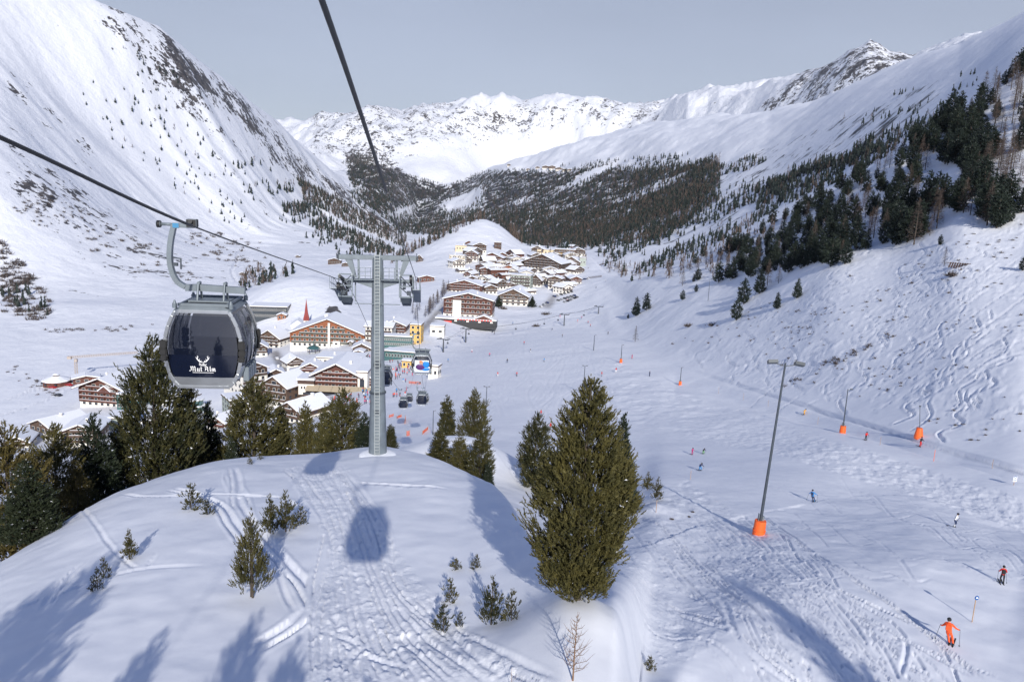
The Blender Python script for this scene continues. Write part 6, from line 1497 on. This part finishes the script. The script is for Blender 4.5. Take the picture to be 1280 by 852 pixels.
# ------------------------------------------------------------------ people on the snow
M_SKIN = mat('skin', (.55, .33, .24), .6)
def cloth(name, c): return mat('cloth_' + name, c, .75, noise=.12, nscale=9)
COLS = {'orange': (.85, .10, .02), 'red': (.55, .02, .02), 'white': (.75, .75, .75), 'blue': (.02, .22, .55), 'dark blue': (.015, .03, .09), 'black': (.012, .012, .014), 'green': (.10, .35, .05), 'magenta': (.40, .02, .14), 'yellow': (.85, .40, .02), 'grey': (.12, .12, .13), 'pink': (.6, .08, .2)}
def body_mesh(pose, jk, pt, name='body'):
    """one continuous skinned figure 1.75 m tall; faces the -y side when not mirrored"""
    J = dict(pel=(0, 0, .95), waist=(0, -.03, 1.10), chest=(0, -.07, 1.33), neck=(0, -.09, 1.50), head=(0, -.12, 1.62), crown=(0, -.12, 1.74),
             hl=(-.11, 0, .90), hr=(.11, 0, .90), kl=(-.14, -.08, .50), kr=(.14, -.08, .50), al=(-.14, .02, .12), ar=(.14, .02, .12), tl=(-.14, -.16, .06), tr=(.14, -.16, .06),
             sl=(-.19, -.07, 1.42), sr=(.19, -.07, 1.42), el=(-.30, -.12, 1.18), er=(.30, -.12, 1.18), wl=(-.32, -.34, 1.08), wr=(.32, -.34, 1.08), fl=(-.32, -.42, 1.08), fr=(.32, -.42, 1.08))
    J.update(pose)
    R = dict(pel=.16, waist=.14, chest=.17, neck=.065, head=.10, crown=.06, hl=.10, hr=.10, kl=.075, kr=.075, al=.06, ar=.06, tl=.05, tr=.05, sl=.085, sr=.085, el=.06, er=.06, wl=.045, wr=.045, fl=.045, fr=.045)
    ks = list(J); ix = {k: i for i, k in enumerate(ks)}
    E = [('pel','waist'),('waist','chest'),('chest','neck'),('neck','head'),('head','crown'),('pel','hl'),('pel','hr'),('hl','kl'),('hr','kr'),('kl','al'),('kr','ar'),('al','tl'),('ar','tr'),('chest','sl'),('chest','sr'),('sl','el'),('sr','er'),('el','wl'),('er','wr'),('wl','fl'),('wr','fr')]
    me = bpy.data.meshes.new(name + '_bones'); me.from_pydata([J[k] for k in ks], [(ix[a], ix[b]) for a, b in E], [])
    o = bpy.data.objects.new('bones', me); COL.objects.link(o)
    md = o.modifiers.new('s', 'SKIN'); md.use_smooth_shade = True
    for i, k in enumerate(ks): me.skin_vertices[0].data[i].radius = (R[k], R[k])
    me.skin_vertices[0].data[0].use_root = True
    o.modifiers.new('ss', 'SUBSURF').levels = 1
    dg = bpy.context.evaluated_depsgraph_get(); dg.update()
    out = bpy.data.meshes.new_from_object(o.evaluated_get(dg)); out.name = name
    bpy.data.objects.remove(o); bpy.data.meshes.remove(me)
    out.materials.clear()
    for c in (cloth(jk.replace(' ', '_'), COLS[jk]), cloth(pt.replace(' ', '_'), COLS[pt]), M_SKIN, M_BLACK): out.materials.append(c)
    hw = Vector(J['wl']); hw2 = Vector(J['wr'])
    for p_ in out.polygons:
        c = p_.center
        if (c - Vector(J['fl'])).length < .10 or (c - Vector(J['fr'])).length < .10: p_.material_index = 3
        elif c.z > J['neck'][2] + .03 and abs(c.x - J['head'][0]) < .16: p_.material_index = 2
        elif c.z < .16: p_.material_index = 3
        elif c.z < J['pel'][2] + .02 and abs(c.x) < .3 and (c - hw).length > .12 and (c - hw2).length > .12: p_.material_index = 1
        else: p_.material_index = 0
    return out, J
CROUCH = dict(pel=(0, .12, .72), waist=(0, .02, .88), chest=(0, -.16, 1.08), neck=(0, -.26, 1.22), head=(0, -.32, 1.33), crown=(0, -.33, 1.45), hl=(-.12, .10, .70), hr=(.12, .10, .70), kl=(-.18, -.18, .46), kr=(.18, -.18, .46), al=(-.18, .04, .12), ar=(.18, .04, .12), tl=(-.18, -.14, .06), tr=(.18, -.14, .06),
              sl=(-.19, -.17, 1.17), sr=(.19, -.17, 1.17), el=(-.36, -.16, .95), er=(.36, -.16, .95), wl=(-.38, -.40, .88), wr=(.38, -.40, .88), fl=(-.38, -.48, .88), fr=(.38, -.48, .88))
LEAN = dict(pel=(0, .04, .86), waist=(.03, 0, 1.02), chest=(.07, -.08, 1.24), neck=(.10, -.12, 1.40), head=(.11, -.16, 1.52), crown=(.11, -.16, 1.64), hl=(-.09, .04, .83), hr=(.12, .04, .83), kl=(-.22, -.12, .46), kr=(.02, -.16, .50), al=(-.32, .02, .12), ar=(-.10, .02, .14), tl=(-.32, -.16, .06), tr=(-.10, -.16, .08),
            sl=(-.11, -.08, 1.33), sr=(.25, -.08, 1.30), el=(-.36, -.08, 1.16), er=(.42, -.05, 1.10), wl=(-.50, -.26, 1.05), wr=(.52, -.24, 1.00), fl=(-.55, -.33, 1.04), fr=(.57, -.31, .99))
def skier(px, py, hpx, jk, pt, label, rz, pose=None, pack=None, skis='black', ymesh={}, flip=False, tilt=0):
    q = at(px, py); s = hpx * q.y / FPX * 1.04 / (1.75 if pose is None else (1.47 if pose is CROUCH else 1.66)); s = min(1.05, max(.7, s * .92))
    key = (jk, pt, id(pose))
    if key not in ymesh: ymesh[key] = body_mesh(pose or {}, jk, pt)
    me, J = ymesh[key]
    o = empty('person', q, label, 'person', None, rz); o.scale = (s, s, s)
    lk('body', me, o)
    m = MB(); h = J['crown']; m.ball((h[0], h[1], h[2] - .05), .135, 0, 10, 6, (1, 1.1, .95)); m.build('helmet', [cloth('black', COLS['black'])], o)
    m = MB(); m.box((J['head'][0], J['head'][1] - .105, J['head'][2] + .03), (.17, .05, .07)); m.build('goggles', [M_WIN], o)
    for k in ('l', 'r'):
        a_ = J['a' + k]; m = MB(); x = a_[0]
        m.prism([(0, -.95, .09), (0, -.85, .035), (0, -.6, 0), (0, .75, 0), (0, .80, .02), (0, -.6, .022), (0, -.84, .055)], (x - .05, 0, 0), (x + .05, 0, 0)); m.box((x, -.02, .06), (.09, .32, .07)); m.build('ski', [cloth(skis, COLS[skis])], o)
        f = J['f' + k]; m = MB(); m.tube([f, (f[0] * 1.25, f[1] + .45, .10)], .013, 5); m.tube([(f[0]*1.22, f[1] + .40, .16), (f[0]*1.22, f[1] + .405, .165)], .05, 6); m.build('ski_pole', [M_GALVD], o)
    if pack:
        c = J['chest']; m = MB(); m.box((c[0], c[1] + .20, c[2] - .08), (.30, .16, .42)); m.build('backpack', [cloth(pack.replace(' ', '_'), COLS[pack])], o, .04)
    return o
skier(1184, 804, 37, 'orange', 'orange', 'skier in a bright orange suit with dark helmet, nearest at the lower right', 2.5, LEAN, 'orange')
skier(1252, 729, 26, 'red', 'black', 'skier in red jacket and black trousers near the right edge', 2.8, None, 'black')
skier(1193, 658, 20, 'white', 'dark blue', 'skier in a white jacket and dark trousers, arms spread', .9, LEAN)
skier(1015, 627, 17, 'blue', 'dark blue', 'skier in bright blue jacket leaning into a turn left of the white one', 2.6, LEAN, 'dark blue')
skier(875, 588, 12, 'dark blue', 'blue', 'crouching skier in dark blue with light blue trousers', .4, CROUCH)
skier(865, 568, 10, 'magenta', 'magenta', 'skier in magenta above the crouching blue one', .5)
skier(879, 567, 8.5, 'black', 'green', 'skier with green trousers next to the magenta one', .5, CROUCH)
skier(1005, 518, 8, 'yellow', 'yellow', 'skier in orange yellow on the upper track', 1.6, CROUCH)
skier(1082, 550, 12, 'red', 'black', 'skier in dark red and black on the upper track right of the slim padded post', .2)
skier(1150, 558, 14, 'black', 'red', 'skier with black jacket and red trousers standing below the dumpy orange pad', .5)
# small distant figures: one mesh each
def tiny_person(jk, pt, name='person'):
    m = MB(); m.tube([(0, 0, .82), (0, 0, 1.1), (0, 0, 1.42), (0, 0, 1.5)], [.15, .17, .19, .08], 7, 0); m.ball((0, -.02, 1.63), .12, 2, 7, 5); m.ball((0, .01, 1.68), .125, 3, 7, 4)
    for s in (-1, 1): m.tube([(s * .10, 0, .86), (s * .14, -.06, .48), (s * .15, 0, .04)], [.10, .08, .07], 6, 1); m.tube([(s * .19, 0, 1.4), (s * .30, -.05, 1.15), (s * .28, -.25, 1.0)], [.07, .06, .05], 5, 0); m.box((s * .15, -.05, .03), (.12, .3, .1), 3)
    return m.mesh(name, [cloth(jk.replace(' ', '_'), COLS[jk]), cloth(pt.replace(' ', '_'), COLS[pt]), M_SKIN, M_BLACK])
TP = {}
def tiny(px, py, jk, pt, label, group, sc=1.0):
    q = at(px, py)
    if q is None: return
    if (jk, pt) not in TP: TP[(jk, pt)] = tiny_person(jk, pt)
    o = lk('person', TP[(jk, pt)], None, q); o.rotation_euler = (0, 0, rnd.uniform(0, 6.28)); o.scale = (sc,) * 3; tag(o, label, 'person', group)
r4 = random.Random(8)
def anyc(): return r4.choice(['red', 'red', 'black', 'black', 'dark blue', 'blue', 'magenta', 'pink', 'white', 'grey', 'orange', 'red']), r4.choice(['black', 'black', 'dark blue', 'grey', 'white', 'red'])
for poly, n, where in (([(385,496),(470,496),(462,506),(395,512)], 46, 'in the crowd on the snow before the awning terrace'), ([(450,470),(474,470),(474,500),(452,500)], 38, 'in the crowd between the terrace hotel and the mast'),
                       ([(486,452),(530,455),(518,470),(492,476)], 64, 'in the crowd before the valley station'), ([(488,476),(512,470),(508,500),(492,500)], 9, 'on the snow just right of the mast'), ([(452,440),(470,442),(468,468),(452,466)], 12, 'on the village lane left of the mast')):
    for k in range(n):
        for _ in range(60):
            x = r4.uniform(380, 535); y = r4.uniform(435, 515)
            if in_poly(np.array([x]), np.array([y]), poly)[0]: break
        else: continue
        a, b_ = anyc(); tiny(x, y, a, b_, 'person in %s %s' % (a, where), 'people ' + where)
far_sk = [(612,445),(634,453),(655,430),(690,413),(703,421),(641,405),(738,408),(760,418),(727,398),(722,402),(735,404),(709,376),(757,352),(716,345),(700,396),(663,440),(622,470),(646,470),(560,452),(590,440),(680,452),(676,520),(688,537),(752,470),(770,465),(812,470),(790,448),(616,412),(618,418),(745,360)]
for k, (x, y) in enumerate(far_sk):
    a, b_ = anyc(); w = 'beyond the car park' if y < 400 else ('on the wide slope below the village' if y < 440 else 'on the slope between mast and big pine')
    tiny(x, y, a, b_, 'far skier, %s jacket, %s trousers, %s' % (a, b_, w), 'far skiers on the piste', 1.1)
q = at(676, 538); tiny(601, 536, 'yellow', 'black', 'person in yellow standing at the lamp post right of the mound pines', None)
# ------------------------------------------------------------------ piste markers, nets, signs
M_STK = mat('marker_wood', (.42, .27, .16), .8); M_NET = mat('orange_net', (.85, .16, .05), .8); M_SIGNB = mat('sign_blue', (.02, .10, .32), .5)
def marker(px, py, ty, label, head=None, r=.03, col=None):
    p_ = at(px, py); h = float(ae(px + (py - ty) * .12, ty)[1]) * p_.y - p_.z; o = empty('piste_marker', p_, label, 'marker pole', 'piste markers', 0.2)
    m = MB(); m.tube([(0, 0, -.4), (0, 0, h)], r, 6); m.build('pole', [col or M_STK], o)
    if head:
        m = MB(); m.tube([(0, -.05, h), (0, -.09, h)], head, 14); d_ = m.build('disc', [M_SIGNB], o)
        m = MB(); m.box((0, -.10, h), (head * 1.1, .01, head * .35)); m.box((-head * .2, -.10, h + head * .45), (head * .5, .01, head * .25)); m.build('lettering', [M_WHITEP], d_)
marker(1215, 777, 746, 'wooden marker pole with a blue and white disc right of the orange skier', .16, .035)
marker(1167, 576, 562, 'thin orange pole on the piste below the dumpy orange pad', None, .04, M_NET)
for x, y, t_ in ((863, 599, 588), (1022, 530, 521), (929, 500, 491), (898, 492, 484), (960, 508, 500), (1100, 556, 546), (1240, 585, 574), (820, 640, 625)):
    marker(x, y, t_, 'thin stake marking the edge of the piste', None, .03, M_STK)
p_ = at(1267, 606); o = empty('piste_sign', p_, 'white sign board with dark zigzag arrows on the piste at the right edge', 'sign', None, .2); s = p_.y / FPX
m = MB(); m.tube([(0, 0, -.3), (0, 0, 11 * s)], .04, 6); m.build('pole', [M_STK], o)
m = MB(); m.box((0, -.06, 8.5 * s), (6 * s, .04, 7 * s)); bd = m.build('board', [M_WHITEP], o)
for k in range(3):
    m = MB(); z = (6.3 + 2.2 * k) * s; m.add([(-2.6*s, -.085, z), (0, -.085, z + 1.0*s), (2.6*s, -.085, z), (2.6*s, -.085, z + .9*s), (0, -.085, z + 1.9*s), (-2.6*s, -.085, z + .9*s)], [(0,1,4,5),(1,2,3,4)]); m.build('arrow', [M_SIGNB], bd)
def net(pix, h, label, colr=M_NET):
    pts = [at(*p_) for p_ in pix]; o = empty('safety_net', pts[0], label, 'net fence', 'orange safety nets'); b0 = pts[0]
    for a, b_ in zip(pts[:-1], pts[1:]):
        m = MB(); a_ = a - b0; c_ = b_ - b0; d = (c_ - a_); n = max(2, int(d.length / 1.0)); nv = Vector((-d.y, d.x, 0)).normalized() * .02
        for i in range(7): z = .15 + i * h / 7; m.beam(a_ + Vector((0, 0, z)), c_ + Vector((0, 0, z)), .03, h / 7 * .55)
        for i in range(n + 1): q_ = a_.lerp(c_, i / n); m.beam(q_, q_ + Vector((0, 0, h)), .05, .03)
        m.build('mesh_panel', [colr], o)['kind'] = 'stuff'
    for p2 in pts:
        m = MB(); m.tube([p2 - b0 + Vector((0, 0, -.3)), p2 - b0 + Vector((0, 0, h + .25))], .045, 6); m.build('post', [M_STK], o)
net([(486,522),(492,520)], .8, 'short red net just right of the mast'); net([(496,523),(502,521)], .7, 'orange net panel right of the short red one'); net([(506,530),(507,524)], 1.2, 'narrow upright red net post pad beyond the knoll'); net([(508,545),(512,544)], 1.2, 'red net panel on the snow wall beyond the knoll'); net([(528,543),(535,537)], .8, 'slanting red net right of the snow wall')
net([(511,479),(526,480)], 1.0, 'red and white barrier below the poster gondola cabin')
for pix, lab in (([(790,345),(812,338),(836,331)], 'far brownish snow fence at the foot of the wood'), ([(735,336),(755,330),(775,324)], 'long thin fence across the snow right of the village'), ([(735,348),(752,346)], 'short reddish fence beyond the car park')):
    net(pix, 1.6, lab, M_TWIG)

# ------------------------------------------------------------------ the air of the valley
hz_m = bpy.data.materials.new('valley_air'); hz_m.use_nodes = True; hn = hz_m.node_tree
for n_ in list(hn.nodes):
    if n_.type != 'OUTPUT_MATERIAL': hn.nodes.remove(n_)
pv = hn.nodes.new('ShaderNodeVolumePrincipled'); pv.inputs['Color'].default_value = (.82, .90, 1.0, 1); pv.inputs['Density'].default_value = 1.3e-5; pv.inputs['Anisotropy'].default_value = .0
out_n = [n_ for n_ in hn.nodes if n_.type == 'OUTPUT_MATERIAL'][0]; hn.links.new(pv.outputs[0], out_n.inputs['Volume'])
zlo = min(float(Z.min()), float(ZB.min())) - 12; zhi = float(Z.max()) + 60
m = MB(); m.box((0, 7900, (zlo + zhi) / 2), (164000, 16800, zhi - zlo)); o = m.build('haze', [hz_m]); o['kind'] = 'stuff'
o['label'] = 'thin blue air filling the valley'; o['category'] = 'haze'
